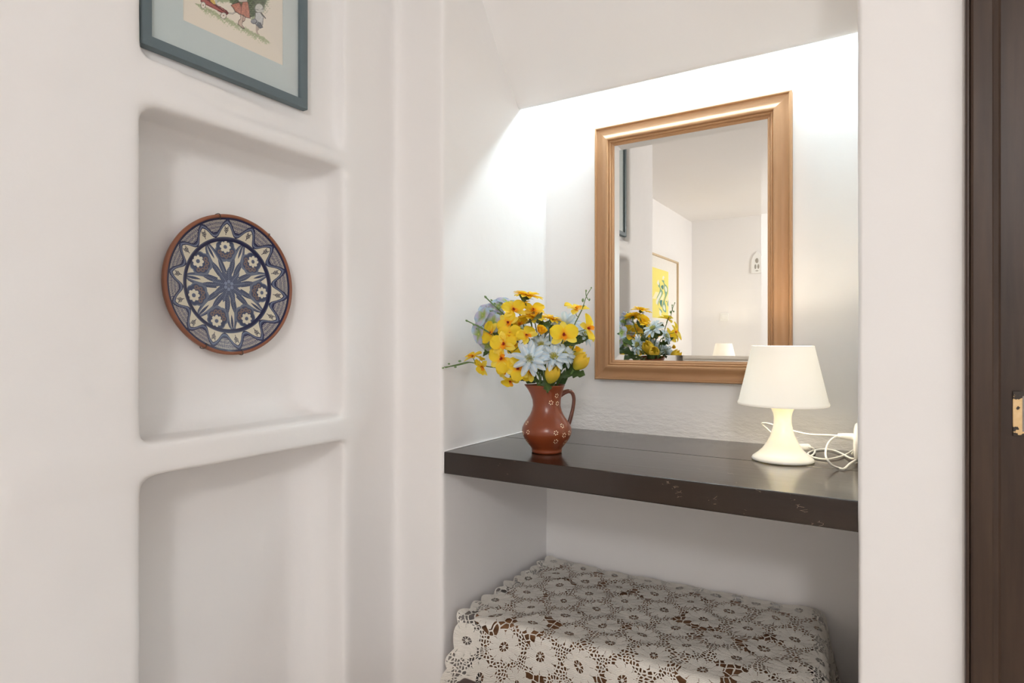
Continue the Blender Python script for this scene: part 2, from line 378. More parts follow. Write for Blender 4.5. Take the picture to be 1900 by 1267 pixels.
# ------------------------------------------------------------------ mirror
def frame_side(name, prof, P, e_along, e_in, e_out, L, mat, parent):
    """one mitred moulding: P the outer start corner, e_in towards the picture, e_out off the wall"""
    V, UV, Fc = [], [], []; n = len(prof); m_ = 12
    for j in range(m_+1):
        for a, h in prof:
            s0 = a; s1 = L-a; s = s0+(s1-s0)*j/m_
            V.append(P+e_along*s+e_in*a+e_out*h); UV.append((s+P.x*3+P.z*5, a+h))
    for j in range(m_):
        for i in range(n-1): Fc.append((j*n+i, j*n+i+1, (j+1)*n+i+1, (j+1)*n+i))
    Fc += [tuple(range(n))[::-1], tuple(m_*n+i for i in range(n))]
    return obj(name, V, Fc, mat, parent, uvs=UV, smooth=True, angle=38)
MX0, MX1, MZ0, MZ1 = -.815, -.226, 1.127, 1.944; MY = YBK-.003
mir = thing('wall_mirror', 'rectangular wall mirror in a honey coloured moulded wooden frame', 'mirror', (-.52, MY, MZ0))
mp = [(0, 0), (0, .023), (.001, .0265), (.003, .028), (.0055, .0275), (.007, .025), (.008, .0215), (.012, .0205), (.018, .0195), (.024, .0200), (.029, .0225), (.034, .0262),
      (.039, .0290), (.043, .0298), (.046, .0285), (.0475, .025), (.048, .0215), (.0495, .0225), (.0515, .0235), (.0535, .0225), (.0545, .019), (.0555, .0165), (.0575, .0175), (.0595, .0165), (.0605, .0135), (.064, .012), (.0645, .008), (.0645, 0)]
X_, Z_, O_ = Vector((1, 0, 0)), Vector((0, 0, 1)), Vector((0, -1, 0))
frame_side('frame_rail', mp, Vector((MX0, MY, MZ1)), X_, -Z_, O_, MX1-MX0, FRAMEWOOD, mir)
frame_side('frame_rail', mp, Vector((MX1, MY, MZ0)), -X_, Z_, O_, MX1-MX0, FRAMEWOOD, mir)
frame_side('frame_stile', mp, Vector((MX0, MY, MZ0)), Z_, X_, O_, MZ1-MZ0, FRAMEWOOD, mir)
frame_side('frame_stile', mp, Vector((MX1, MY, MZ1)), -Z_, -X_, O_, MZ1-MZ0, FRAMEWOOD, mir)
gx0, gx1, gz0, gz1 = MX0+.062, MX1-.062, MZ0+.062, MZ1-.062; bw = .019; gy = MY-.0125
V = [(gx0, gy+.0012, gz0), (gx1, gy+.0012, gz0), (gx1, gy+.0012, gz1), (gx0, gy+.0012, gz1), (gx0+bw, gy, gz0+bw), (gx1-bw, gy, gz0+bw), (gx1-bw, gy, gz1-bw), (gx0+bw, gy, gz1-bw)]
obj('mirror_glass', V, [(4, 5, 6, 7), (0, 1, 5, 4), (1, 2, 6, 5), (2, 3, 7, 6), (3, 0, 4, 7)], MIRROR, mir)

# hidden tube lamp behind the canopy lip
t = thing('tube_lamp', 'white fluorescent tube lamp hidden behind the canopy above the mirror', 'lamp', (-.52, 1.86, 2.14))
obj('lamp_batten', *box(-.95, -.09, 1.822, 1.862, 2.09, 2.14), WHITEPL, t)
obj('tube', *tube([(-.94, 1.800, 2.112), (-.10, 1.800, 2.112)], .012, 12, 0), emis('tube_glow', (.76, .93, 1.0), 88.0), t)

# ------------------------------------------------------------------ table lamps
SHADE = NT('lit_lampshade'); SHADE.base((.93, .91, .85), .5, .3)
SHADE.b.inputs['Emission Color'].default_value = (1.0, .93, .80, 1); SHADE.b.inputs['Emission Strength'].default_value = .16
tr = SHADE.n('ShaderNodeBsdfTranslucent'); tr.inputs[0].default_value = (.95, .91, .82, 1)
mx = SHADE.n('ShaderNodeMixShader'); mx.inputs[0].default_value = .06
SHADE.t.links.new(SHADE.b.outputs[0], mx.inputs[1]); SHADE.t.links.new(tr.outputs[0], mx.inputs[2]); SHADE.t.links.new(mx.outputs[0], SHADE.out.inputs[0]); SHADE = SHADE.m
BASEM = NT('milky_plastic'); BASEM.base((.88, .86, .76), .22, .5)
BASEM.b.inputs['Subsurface Weight'].default_value = .6; BASEM.b.inputs['Subsurface Radius'].default_value = (.03, .028, .02); BASEM.b.inputs['Subsurface Scale'].default_value = 1.0; BASEM = BASEM.m
BULB = emis('bulb_glow', (1.0, .85, .62), 6.0)
def table_lamp(c, label, power):
    t = thing('table_lamp', label, 'lamp', c)
    base = [(.0, .006), (.058, .004), (.0705, .0015), (.0715, .004), (.069, .0085), (.058, .017), (.046, .029), (.036, .044), (.0285, .060), (.0235, .076), (.0205, .092), (.0200, .104), (.0215, .116), (.026, .127), (.033, .135), (.037, .139), (.035, .141), (.0, .141)]
    obj('lamp_base', *lathe(base, c, 72), BASEM, t, smooth=True)
    prof = [(.1005, .137), (.1035, .1375), (.1045, .140), (.1040, .1435), (.1015, .1475), (.0715, .2800), (.0715, .2822), (.070, .2822), (.0698, .2800), (.0998, .1475), (.1005, .137)]
    obj('lamp_shade', *lathe(prof, c, 96), SHADE, t, smooth=True, angle=50)
    obj('light_bulb', *ball((c[0], c[1], c[2]+.19), .028, 10, (1, 1, 1.25)), BULB, t, smooth=True)
    l = bpy.data.lights.new('lamp_bulb_light', 'POINT'); l.energy = power; l.color = (1.0, .88, .70); l.shadow_soft_size = .035
    lo = bpy.data.objects.new('lamp_bulb_light', l); C.objects.link(lo); lo.location = (c[0], c[1], c[2]+.215)
    return t
LC = at(1452, 853.5, 1.507); LC.z = ZS
lamp = table_lamp(tuple(LC), 'lit white table lamp standing on the dark alcove shelf', 4.6)
# cord, switch and plug of the lamp
def sp(u, v, y):                # photograph point on the upright plane y
    r_ = ray(u, v); return Vector((0, 0, CAM_Z)) + r_*(y/r_.y)
def sz(u, v, z=ZS+.003):
    r_ = ray(u, v); return Vector((0, 0, CAM_Z)) + r_*((z-CAM_Z)/r_.z)
cr = .0024
p_pl = Vector((-.105, 1.70, 1.018))
cordpts = [LC+Vector((.055, .045, .004)), sz(1499, 849, ZS+.004), sz(1509, 843, ZS+.004), sz(1512, 836, ZS+.005), sz(1507, 831, ZS+.012), Vector(sz(1500, 829, ZS+.015))]
obj('cord', *tube(cordpts, cr, 8), CORDM, lamp, smooth=True)
sw0, sw1 = sz(1471, 831, ZS+.013), sz(1503, 829, ZS+.013)
obj('cord_switch', *tube([sw0, sw0.lerp(sw1, .12), sw0.lerp(sw1, .5), sw0.lerp(sw1, .88), sw1], lambda q: .0035+.0065*math.sin(PI*min(max(q, .0), 1))**.6, 14, 6, .9), CORDM, lamp, smooth=True)
cp = [sw0, sz(1455, 834, ZS+.006), sp(1437, 809, 1.78), sp(1424, 796, 1.785), sp(1413.5, 786.5, 1.785), sp(1422, 785, 1.78), sp(1437, 789, 1.77), sp(1466, 798, 1.75), sp(1500, 805.5, 1.73), sp(1530, 807, 1.71), sp(1552, 808, 1.70), p_pl]
obj('cord', *tube(cp, cr, 8), CORDM, lamp, smooth=True)
cp2 = [p_pl+Vector((.004, 0, -.004)), sp(1549, 811, 1.66), sp(1537, 822, 1.62), sp(1532, 838, 1.585), sp(1534, 851, 1.56), sz(1544, 863, ZS+.012), sz(1556, 868, ZS+.004), sz(1566, 869.5, ZS+.004), sz(1577, 860, ZS+.008), sz(1589, 852, ZS+.010), sz(1578, 850, ZS+.006), sz(1561, 841, ZS+.004), sz(1545, 835, ZS+.004), sz(1527, 833.5, ZS+.003), sz(1509, 836, ZS+.003), sz(1499, 842, ZS+.003), sz(1508, 848, ZS+.003), sz(1530, 852, ZS+.003), sz(1552, 849, ZS+.004), sz(1572, 842, ZS+.006), sp(1586, 834, 1.72), Vector((-.076, 1.725, .972))]
obj('cord', *tube(cp2, cr, 8), CORDM, lamp, smooth=True)
obj('plug', *tube([p_pl, p_pl+Vector((.012, 0, 0)), p_pl+Vector((.03, 0, 0)), p_pl+Vector((.036, 0, -.001))], lambda q: .0062+.004*q, 14, 3), WHITEPL, lamp, smooth=True)
so = thing('plug_adapter', 'round white plug adapter on the right side wall above the shelf', 'adapter', (-.05, 1.70, 1.008))
V, Fc = tube([(-.046, 1.70, 1.006), (-.054, 1.70, 1.006), (-.064, 1.70, 1.006), (-.0695, 1.70, 1.006), (-.0715, 1.70, 1.006)], lambda q: (.0465 if q < .5 else .0465-.030*(q-.5)**2*4), 40, 4)
obj('adapter_body', V, Fc, WHITEPL, so, smooth=True)
bevel(obj('socket_plate', *box(-.0565, -.0450, 1.665, 1.745, 1.045, 1.085), WHITEPL, so), .002)

# ------------------------------------------------------------------ jug
JC = at(1014.5, 838, 1.62); JC.z = ZS
jug = thing('clay_jug', 'brown terracotta jug with cream dot flowers holding the artificial bouquet', 'jug', JC)
prof = [(0, .003), (.036, .002), (.0385, 0), (.0402, .003), (.0405, .006), (.0398, .009), (.0418, .014), (.050, .024), (.0595, .037), (.0650, .050), (.0660, .057), (.0648, .066), (.0595, .077), (.0515, .088), (.0445, .099), (.0395, .111), (.0368, .124), (.0372, .138), (.0400, .154), (.0440, .168), (.0478, .1765),
        (.0478, .1785), (.0458, .178), (.0420, .168), (.0375, .152), (.0345, .137), (.0342, .123), (.037, .109), (.048, .088), (.060, .066), (.060, .045), (.045, .02), (0, .010)]
SPA = math.atan2(-R.y, -R.x)
def spout(r, z, a, i):
    da = (a-SPA+PI) % (2*PI)-PI; k = math.exp(-(da/.38)**2)*max(0, (z-.13)/.048)**1.6
    return (r+.0115*k, z+.001*k) if r > .03 else (r, z)
obj('jug_body', *lathe(prof, JC, 96, spout), TERRA, jug, smooth=True)
RJ = (R*math.cos(.28)+F*math.sin(.28)).normalized()
hp_ = [(.0375, .150), (.050, .157), (.062, .160), (.072, .155), (.077, .140), (.0755, .120), (.071, .100), (.066, .083), (.0615, .072)]
obj('jug_handle', *tube([JC+RJ*a+UP*b for a, b in hp_], lambda q: .0068-.0012*math.sin(PI*q), 14, 8, .75), plain('dark_terracotta', (.12, .035, .018), .32, .5), jug, smooth=True)
def jug_r(z):
    zs = [(p[1], p[0]) for p in prof[3:21]]
    for (a, ra), (b, rb) in zip(zs, zs[1:]):
        if a <= z <= b: return ra+(rb-ra)*(z-a)/(b-a)
    return .06
# painted dot flowers: (px right of the jug's axis, height above shelf)
def dotrings():
    for dx, z, r_ in [(.0242, .152, .0068), (.0090, .1345, .0068), (.0262, .1315, .0066), (.0370, .0760, .0062), (.0200, .0600, .0068), (.0420, .0520, .0074), (.0565, .0555, .0070), (.0200, .0370, .0070), (.0455, .0310, .0070),
                      (-.0510, .0590, .0066), (-.0525, .0320, .0066), (-.0530, .0800, .0055), (-.0630, .0530, .0060)]:
        V, Fc = [], []
        r0 = jug_r(z); a0 = math.asin(max(-.985, min(.985, dx/r0)))
        for k in range(6):
            b = 2*PI*k/6+.3; zz = z+r_*.72*math.sin(b); aa = a0+r_*.72*math.cos(b)/r0; rr = jug_r(zz)
            nrm = R*math.sin(aa)-F*math.cos(aa); p = Vector((JC.x, JC.y, ZS+zz))+nrm*(rr+.0001)
            ax1 = R*math.cos(aa)+F*math.sin(aa); dr = (jug_r(zz+.003)-jug_r(zz-.003))/.006; ax2 = (UP+nrm*dr).normalized(); nn = ax1.cross(ax2)
            if nn.dot(nrm) < 0: nn = -nn
            n0 = len(V)
            for j in range(8):
                c_ = 2*PI*j/8; V.append(p+(ax1*math.cos(c_)+ax2*math.sin(c_))*.0015)
            V.append(p+nn*.0007)
            for j in range(8): Fc.append((n0+j, n0+(j+1) % 8, n0+8))
        obj('painted_flower', V, Fc, DOT, jug, smooth=True)
dotrings()

# ------------------------------------------------------------------ artificial bouquet
FD = 1.62
def fp(u, v, dd=0.0): return at(u, v, FD+dd)
def dr(r_, t_, u_): return (R*r_ - F*t_ + UP*u_).normalized()
def width_fn(kind, s):
    if kind == 'round': return max(0., math.sin(PI*min(1, .07+.93*s)))**.62*(.75+.35*s)
    if kind == 'point': return (s+.03)**.55*(1.0001-s)**.55*1.75
    if kind == 'ray': return (.35+.65*min(1, s*2.2))*(1.0001-s**6)**.6
    if kind == 'leaf': return (s+.002)**.6*(1.0001-s)**.8*2.1*(1+.13*math.sin(s*34))
    if kind == 'lobed': return (s+.002)**.45*(1.0001-s)**.6*1.7*(1+.30*math.sin(s*17+.5))
def petal(L, W, kind, phi0, curl, cup, col, ns=9, nt=5, ruf=.0, fold=0.0, seed=0):
    """petal along +x, bloom faces +z"""
    V, Fc, Co = [], [], []; x = z = 0.0; prev = 0; rnd = random.Random(seed); ph = rnd.random()*6
    for i in range(ns+1):
        s = i/ns; a = phi0+curl*s*s
        if i: x += L/ns*math.cos(a); z += L/ns*math.sin(a)
        nx, nz = -math.sin(a), math.cos(a); wv = W/2*width_fn(kind, s)
        for j in range(nt+1):
            t = -1+2*j/nt; off = cup*wv*t*t + fold*wv*abs(t) + ruf*L*s*math.sin(t*5+ph+s*4)
            V.append(Vector((x+nx*off, wv*t*math.sqrt(max(.1, 1-(cup*t*.6)**2)), z+nz*off))); Co.append(col(s, t))
    for i in range(ns):
        for j in range(nt):
            a = i*(nt+1)+j; Fc.append((a, a+1, a+nt+2, a+nt+1))
    return V, Fc, Co
def rotz(vs, a): 
    c, s_ = math.cos(a), math.sin(a); return [Vector((v.x*c-v.y*s_, v.x*s_+v.y*c, v.z)) for v in vs]
def basis(d, roll=0.0):
    d = d.normalized(); q = d.to_track_quat('Z', 'Y').to_matrix(); return q @ Matrix.Rotation(roll, 3, 'Z')
class Acc:
    def __init__(s): s.V, s.F, s.C = [], [], []
    def add(s, V, Fc, Co, M_=None, p=None):
        n = len(s.V); s.V += [(M_ @ v if M_ is not None else Vector(v)) + (p if p is not None else Vector((0, 0, 0))) for v in V]
        s.F += [tuple(i+n for i in f) for f in Fc]; s.C += Co if isinstance(Co, list) else [Co]*len(V); return s
def lerp3(a, b, t): t = max(0, min(1, t)); return tuple(x+(y-x)*t for x, y in zip(a, b))
YEL, YEL2, ORA, RED_ = (.95, .70, .03), (.97, .80, .12), (.95, .38, .012), (.35, .02, .01)
BLU, BLU2, YG = (.63, .75, .85), (.80, .86, .90), (.62, .66, .12)
LIL, LILB, GRN = (.60, .58, .76), (.52, .66, .80), (.42, .56, .14)
LEAF_D, LEAF_L = (.026, .060, .014), (.055, .115, .025)
def c_daisy(s, t): return lerp3((.92, .50, .015), (.97, .70, .035), s*1.8)
def c_orchid(s, t): return lerp3(ORA, YEL, (s-.02)*3.6)
def c_orch2(s, t): return lerp3((.93, .48, .02), YEL2, s*3.2)
def c_blue(s, t): return lerp3((.72, .76, .42), BLU2 if abs(t) < .5 else BLU, (s-.05)*3.5)
def c_hyd(s, t): return lerp3(GRN, LIL if t*.5+s < .75 else LILB, (s-.15)*2.2)
def c_leaf(s, t): return LEAF_L if abs(t) < .12 else lerp3(LEAF_D, LEAF_L, .35+.3*math.sin(s*20+abs(t)*3))
def c_tulip(s, t): return lerp3((.52, .50, .05), (.83, .58, .05), s*1.5)

def bloom_mesh(kind, sc=1.0, sd=0):
    """returns [(part name, Acc, material)] in local space, facing +z"""
    rn = random.Random(sd); out = []; A = Acc()
    if kind == 'daisy':
        for lay, (n_, L, W, ph) in enumerate([(13, .042, .0165, .08), (11, .034, .0145, .38)]):
            for k in range(n_):
                p = petal(L*sc*rn.uniform(.92, 1.06), W*sc, 'ray', ph+rn.uniform(-.12, .10), -.35+rn.uniform(-.2, .2), .28, c_daisy, seed=sd*99+k)
                A.add(rotz(p[0], 2*PI*k/n_+lay*.2+rn.uniform(-.06, .06)), p[1], p[2])
        out.append(('petals', A, PETAL))
        B = Acc(); v, f = ball((0, 0, .004*sc), .0095*sc, 6, (1, 1, .55)); B.add(v, f, (.50, .16, .012)); out.append(('flower_center', B, PETAL))
        K = Acc(); v, f = ball((0, 0, -.004*sc), .008*sc, 5, (1, 1, .8)); K.add(v, f, LEAF_L)
        for k in range(5):
            p = petal(.019*sc, .008*sc, 'point', -.25, .1, .1, c_leaf); K.add([q+Vector((0, 0, -.003*sc)) for q in rotz(p[0], 2*PI*k/5)], p[1], p[2])
        out.append(('sepals', K, LEAFM))
    elif kind == 'orchid':
        for k in range(3):
            p = petal(.035*sc, .021*sc, 'round', .12+rn.uniform(-.2, .25), -.25, .35, c_orch2, ruf=.03, seed=sd+k)
            A.add(rotz(p[0], PI/2+2*PI*k/3), p[1], p[2])
        for k in (-1, 1):
            p = petal(.038*sc, .040*sc, 'round', .25+rn.uniform(-.15, .2), -.35, .25, c_orchid, nt=7, ruf=.05, seed=sd+9+k)
            A.add([v+Vector((0, 0, .001)) for v in rotz(p[0], PI/2+k*1.15)], p[1], p[2])
        out.append(('petals', A, PETAL))
        B = Acc(); p = petal(.017*sc, .015*sc, 'round', .9, -1.0, .8, lambda s, t: lerp3(RED_, ORA, s*2.2), seed=sd); B.add([v+Vector((0, 0, .002)) for v in rotz(p[0], -PI/2)], p[1], p[2])
        v, f = ball((0, .002*sc, .005*sc), .0032*sc, 5, (1, 1.3, 1)); B.add(v, f, RED_); out.append(('flower_lip', B, PETAL))
    elif kind == 'lily':
        for lay, (n_, L, W, ph, cu) in enumerate([(9, .047, .0195, .10, -.25), (8, .039, .0175, .45, -.35), (5, .025, .013, .85, -.3)]):
            for k in range(n_):
                p = petal(L*sc*rn.uniform(.93, 1.05), W*sc, 'point', ph+rn.uniform(-.1, .1), cu, .42, c_blue, seed=sd*77+k)
                A.add([v+Vector((0, 0, .0012*lay)) for v in rotz(p[0], 2*PI*k/n_+lay*.4)], p[1], p[2])
        out.append(('petals', A, PETAL))
        B = Acc()
        for k in range(46):
            a, rr = k*2.4, .0100*sc*math.sqrt(k/46); b = Vector((math.cos(a)*rr, math.sin(a)*rr, .003)); tp = b*1.25+Vector((0, 0, .010*sc))
            v, f = tube([b, tp], .0011*sc, 4, 0); B.add(v, f, lerp3((.60, .56, .08), (.66, .62, .16), rn.random()))
        out.append(('flower_center', B, PETAL))
    elif kind == 'tulip':
        for k in range(6):
            lay = k % 2; NL, NW = 9, 6; V, Fc, Co = [], [], []
            for i in range(NL+1):
                s = i/NL
                for j in range(NW+1):
                    t = -1+2*j/NW; wv = math.sin(PI*min(1, .12+.86*s))**.6*1.02
                    rr = .0185*sc*(math.sin(PI*(.06+.80*s))**.72)*(1+.05*lay-.04*t*t)+.0006*lay
                    a = 2*PI*k/6+t*wv*.85
                    V.append(Vector((rr*math.cos(a), rr*math.sin(a), .050*sc*s*(1-.10*t*t*s)))); Co.append(c_tulip(s, t))
            for i in range(NL):
                for j in range(NW): a = i*(NW+1)+j; Fc.append((a, a+1, a+NW+2, a+NW+1))
            A.add(V, Fc, Co)
        out.append(('petals', A, PETAL))
    elif kind == 'hydrangea':
        for k in range(4):
            p = petal(.024*sc, .029*sc, 'round', .25+rn.uniform(-.2, .2), -.4, .15, c_hyd, nt=7, ruf=.07, seed=sd*5+k)
            A.add([v+Vector((0, 0, .0008*(k % 2))) for v in rotz(p[0], 2*PI*k/4+rn.uniform(-.1, .1))], p[1], p[2])
        v, f = ball((0, 0, .002), .0022*sc, 4); A.add(v, f, (.7, .75, .3)); out.append(('petals', A, PETAL))
    elif kind == 'rosebud':
        for k in range(7):
            p = petal(.020*sc, .022*sc, 'round', 1.25-.09*k, .25, .7, c_daisy, seed=sd+k); A.add(rotz(p[0], k*2.4), p[1], p[2])
        out.append(('petals', A, PETAL))
    return out
def put_bloom(par, kind, pos, face, roll=0.0, sc=1.0, sd=0, top='flower_head'):
    sc *= {'orchid': 1.10, 'daisy': 1.12, 'lily': 1.06, 'hydrangea': 1.25}.get(kind, 1.0); M_ = basis(face, roll); first = None
    for nm, A, mt in bloom_mesh(kind, sc, sd):
        V = [M_ @ Vector(v) + pos for v in A.V]
        o = obj(nm if first else top, V, A.F, mt, first or par, smooth=True, cols=A.C, origin=pos if not first else None)
        first = first or o
    return first
def put_leaf(par, pos, along, up=None, L=.06, W=.03, kind='leaf', curl=-.5, sd=0, fold=.25):
    p = petal(L, W, kind, .25, curl, 0, c_leaf, ns=22, nt=6, fold=fold, seed=sd); x = along.normalized(); bk = along.dot(F) > .2*along.length and along.dot(F) > 0; u_ = (up or (UP*.55+F*.8 if bk else UP*.55-F*.8)); y = u_.cross(x).normalized(); z = x.cross(y)
    M_ = Matrix((x, y, z)).transposed()
    return obj('leaf', [M_ @ v + pos for v in p[0]], p[1], LEAFM, par, smooth=True, cols=p[2])
MOUTH = Vector((JC.x, JC.y, ZS+.176))
def stem_pts(pos, face, k):
    out = (pos-MOUTH); out.z = 0
    o1 = out.normalized()*min(.028, out.length*.35) if out.length > 1e-4 else Vector((0, 0, 0))
    jit = Vector((.007*math.cos(k*2.4), .007*math.sin(k*2.4), 0))
    return [pos-face*.004, pos-face*.022+Vector((0, 0, -.004)), (pos*.45+MOUTH*.55)+o1*.3+Vector((0, 0, .004)), MOUTH+o1*.75+jit+Vector((0, 0, -.004)), MOUTH+jit*.8+Vector((0, 0, -.055)), MOUTH+jit*.6-o1*.4+Vector((0, 0, -.13))]
STEMK = [0]
G_ = 'artificial flowers in the terracotta jug'
def flower(name, label, kind, u, v, dd, face, roll=0, sc=1.0, leaves=()):
    STEMK[0] += 1; k = STEMK[0]; pos = fp(u, v, dd); f = dr(*face)
    t = thing(name, label, 'flower', MOUTH+Vector((0, 0, -.13)), G_)
    put_bloom(t, kind, pos, f, roll, sc, k)
    obj('stem', *tube(stem_pts(pos, f, k), .0017 if kind != 'tulip' else .0030, 8, 6), STEMM, t, smooth=True)
    for (lu, lv, ld, al, L, W, kd, cu) in leaves: put_leaf(t, fp(lu, lv, ld), dr(*al), None, L, W, kd, cu, k)
    return t
def twig(par, pts, buds, r_=.0011):
    P = [fp(*q) for q in pts]; obj('twig', *tube(P, r_, 6, 5), STEMM, par, smooth=True)
    for (u, v, dd, L, ang) in buds:
        c = fp(u, v, dd); ax = (R*math.cos(ang)+UP*math.sin(ang)).normalized(); 
        V, Fc = tube([c-ax*L*.5, c-ax*L*.25, c, c+ax*L*.3, c+ax*L*.5], lambda q: .0006+L*.27*math.sin(PI*min(1, max(0, q)))**.8, 8, 3)
        obj('bud', V, Fc, BUDM, par, smooth=True)
BUDM = plain('green_bud', (.17, .26, .11), .5, .3)
def spray(label, path, blooms, twigs=(), leaves=()):
    STEMK[0] += 1; k = STEMK[0]
    t = thing('flower_spray', label, 'flower', MOUTH+Vector((0, 0, -.13)), G_)
    P = [fp(*q) for q in path]; j = Vector((.007*math.cos(k*2.4), .007*math.sin(k*2.4), 0)); o_ = (P[-1]-MOUTH); o_.z = 0; o_ = o_.normalized()*.018
    main = P + [MOUTH+o_+j+Vector((0, 0, .004)), MOUTH+j+Vector((0, 0, -.05)), MOUTH+j*.6-o_*.3+Vector((0, 0, -.13))]
    obj('stem', *tube(main, .0015, 8, 6), STEMM, t, smooth=True); SPm = smooth_path(main, 6)
    for i, (kind, u, v, dd, face, roll, sc) in enumerate(blooms):
        pos = fp(u, v, dd); f = dr(*face); put_bloom(t, kind, pos, f, roll, sc, k*10+i)
        b = pos-f*.012; q = min(SPm[:-14] or SPm, key=lambda s: (s-b).length+.6*max(0, (s-b).z))
        if (q-b).length > .003: obj('stem', *tube([pos-f*.001, b, (b+q)/2+Vector((0, 0, -.003)), q], .0010, 6, 5), STEMM, t, smooth=True)
    for tw in twigs: twig(t, *tw)
    for (lu, lv, ld, al, L, W, kd, cu) in leaves: put_leaf(t, fp(lu, lv, ld), dr(*al), None, L, W, kd, cu, k)
    return t
# yellow daisies
flower('yellow_daisy', 'topmost yellow daisy of the bouquet, held above all the others', 'daisy', 979, 549, .01, (.20, .12, 1), 0, .93, [(974, 560, .0, (-.8, .6, .7), .030, .022, 'leaf', -.3)])
flower('yellow_daisy', 'deep yellow daisy seen edge-on just under the topmost one, leaning left', 'daisy', 960, 566, .03, (-.32, .10, 1), .4, .80)
flower('yellow_daisy', 'flat yellow daisy in the middle of the bouquet above the dark leaf', 'daisy', 988, 588, .0, (.06, .22, 1), .2, .92, [(985, 598, -.02, (.3, .7, .1), .065, .048, 'lobed', -.7)])
flower('yellow_daisy', 'yellow daisy on the right of the bouquet behind the open orchid bloom', 'daisy', 1024, 592, .03, (.30, .15, 1), .7, .78)
# orchid-like sprays
spray('yellow flower spray reaching far left over the side wall, green buds at its tip', [(826, 682, .0), (850, 676, .0), (872, 672, .0), (905, 680, .0), (935, 684, .01), (975, 700, .0)],
      [('orchid', 877, 663, -.01, (-.45, .25, .9), .3, .72), ('orchid', 896, 680, .0, (-.55, .55, -.45), 1.2, .72), ('orchid', 891, 668, .015, (.5, -.2, .8), .3, .45)],
      [([(872, 672, 0), (848, 678, 0), (824, 681, 0)], [(822, 682.5, 0, .0062, .2), (845, 681, 0, .0070, .1), (853, 670, 0, .0085, 0), (833, 675, 0, .0062, 0)])])
spray('yellow flower spray on the left, red-centred bloom facing front and thin green bud twig', [(902, 552, .0), (925, 574, .0), (945, 594, -.01), (958, 622, -.02), (966, 660, -.01), (995, 702, .0)],
      [('orchid', 953, 576, -.02, (.15, .75, .50), .2, .86), ('orchid', 944, 599, -.03, (-.25, .8, .15), .9, .80), ('orchid', 935, 639, -.05, (-.18, .95, .08), .15, .92), ('orchid', 932, 665, -.045, (-.35, .85, .10), 2.2, .95)],
      [([(945, 594, -.01), (920, 570, -.01), (899, 550, -.01)], [(901, 551, -.01, .0090, -.78), (912, 557, -.01, .0070, -.8), (926, 571, -.01, .0080, -.7), (918, 563, -.01, .006, -.6)])])
spray('yellow flower spray with narrow side-on bloom and long thin bud twig pointing left', [(866, 595, -.01), (895, 609, -.02), (920, 626, -.025), (948, 655, -.02), (990, 704, -.01)],
      [('orchid', 912, 618, -.02, (-.55, .60, .10), 1.5, .82), ('orchid', 946, 622, -.045, (-.15, .70, .60), .1, .82), ('orchid', 977, 624, -.05, (.25, .75, .55), .6, .80), ('orchid', 952, 640, -.02, (-.1, .8, -.1), 2.6, .7)],
      [([(920, 626, -.025), (893, 609, -.02), (865, 594, -.02)], [(866, 595, -.02, .0075, -.45), (879, 602, -.02, .0080, -.5), (885, 610, -.02, .007, -.2), (893, 607, -.02, .0075, -.5)])])
spray('yellow flower spray drooping at the lower left, just above the rim of the jug', [(946, 700, -.03), (955, 690, -.03), (972, 688, -.02), (998, 706, -.01)],
      [('orchid', 948, 706, -.03, (-.25, .55, -.75), .7, .72), ('orchid', 962, 684, -.055, (-.1, .9, .1), 1.9, .85), ('orchid', 940, 686, -.02, (-.5, .7, -.1), .2, .75), ('orchid', 985, 690, -.03, (.1, .85, -.3), 1.1, .72)],
      (), [(990, 702, -.01, (-1, .15, .22), .062, .026, 'leaf', -.2), (975, 706, .01, (-1, -.1, .30), .05, .02, 'leaf', -.3)])
spray('yellow flower spray at right, red-centred open bloom beneath two side-on blooms', [(1084, 566, .0), (1072, 590, .0), (1066, 603, .0), (1055, 640, .0), (1030, 700, .0)],
      [('orchid', 1046, 622, -.05, (.05, 1, .12), .05, .98), ('orchid', 1070, 575, -.01, (.1, .35, .95), .4, .92), ('orchid', 1090, 610, -.02, (.75, .55, .25), 1.3, .98)],
      [([(1080, 575, -.01), (1088, 550, -.01), (1096, 536, -.01)], [(1097, 534, -.01, .0052, 1.2), (1087.5, 539.5, -.01, .0066, 1.6), (1081.5, 557, -.01, .0105, 1.5), (1093.5, 556, -.01, .0072, 1.2)]),
       ([(1091, 556, -.01), (1087.5, 548, -.01), (1087, 541, -.01)], [])])
spray('yellow flower spray in the heart of the bouquet, upright petals between the daisies', [(990, 572, .01), (993, 600, .01), (1000, 640, .0), (1004, 700, .0)],
      [('orchid', 989, 577, .01, (.1, .55, .75), 0, .85), ('rosebud', 1002, 616, -.03, (.2, .8, .3), .4, 1.25), ('rosebud', 1069, 650, -.035, (.3, .8, .3), .2, .72), ('orchid', 965, 603, .01, (-.2, .5, .8), .8, .85), ('orchid', 925, 604, .02, (-.5, .4, .6), .8, .75)],
      (), [(1000, 600, .0, (.9, .45, -.5), .05, .032, 'lobed', -.5), (985, 622, .01, (-.4, .8, -.1), .05, .035, 'leaf', -.5)])
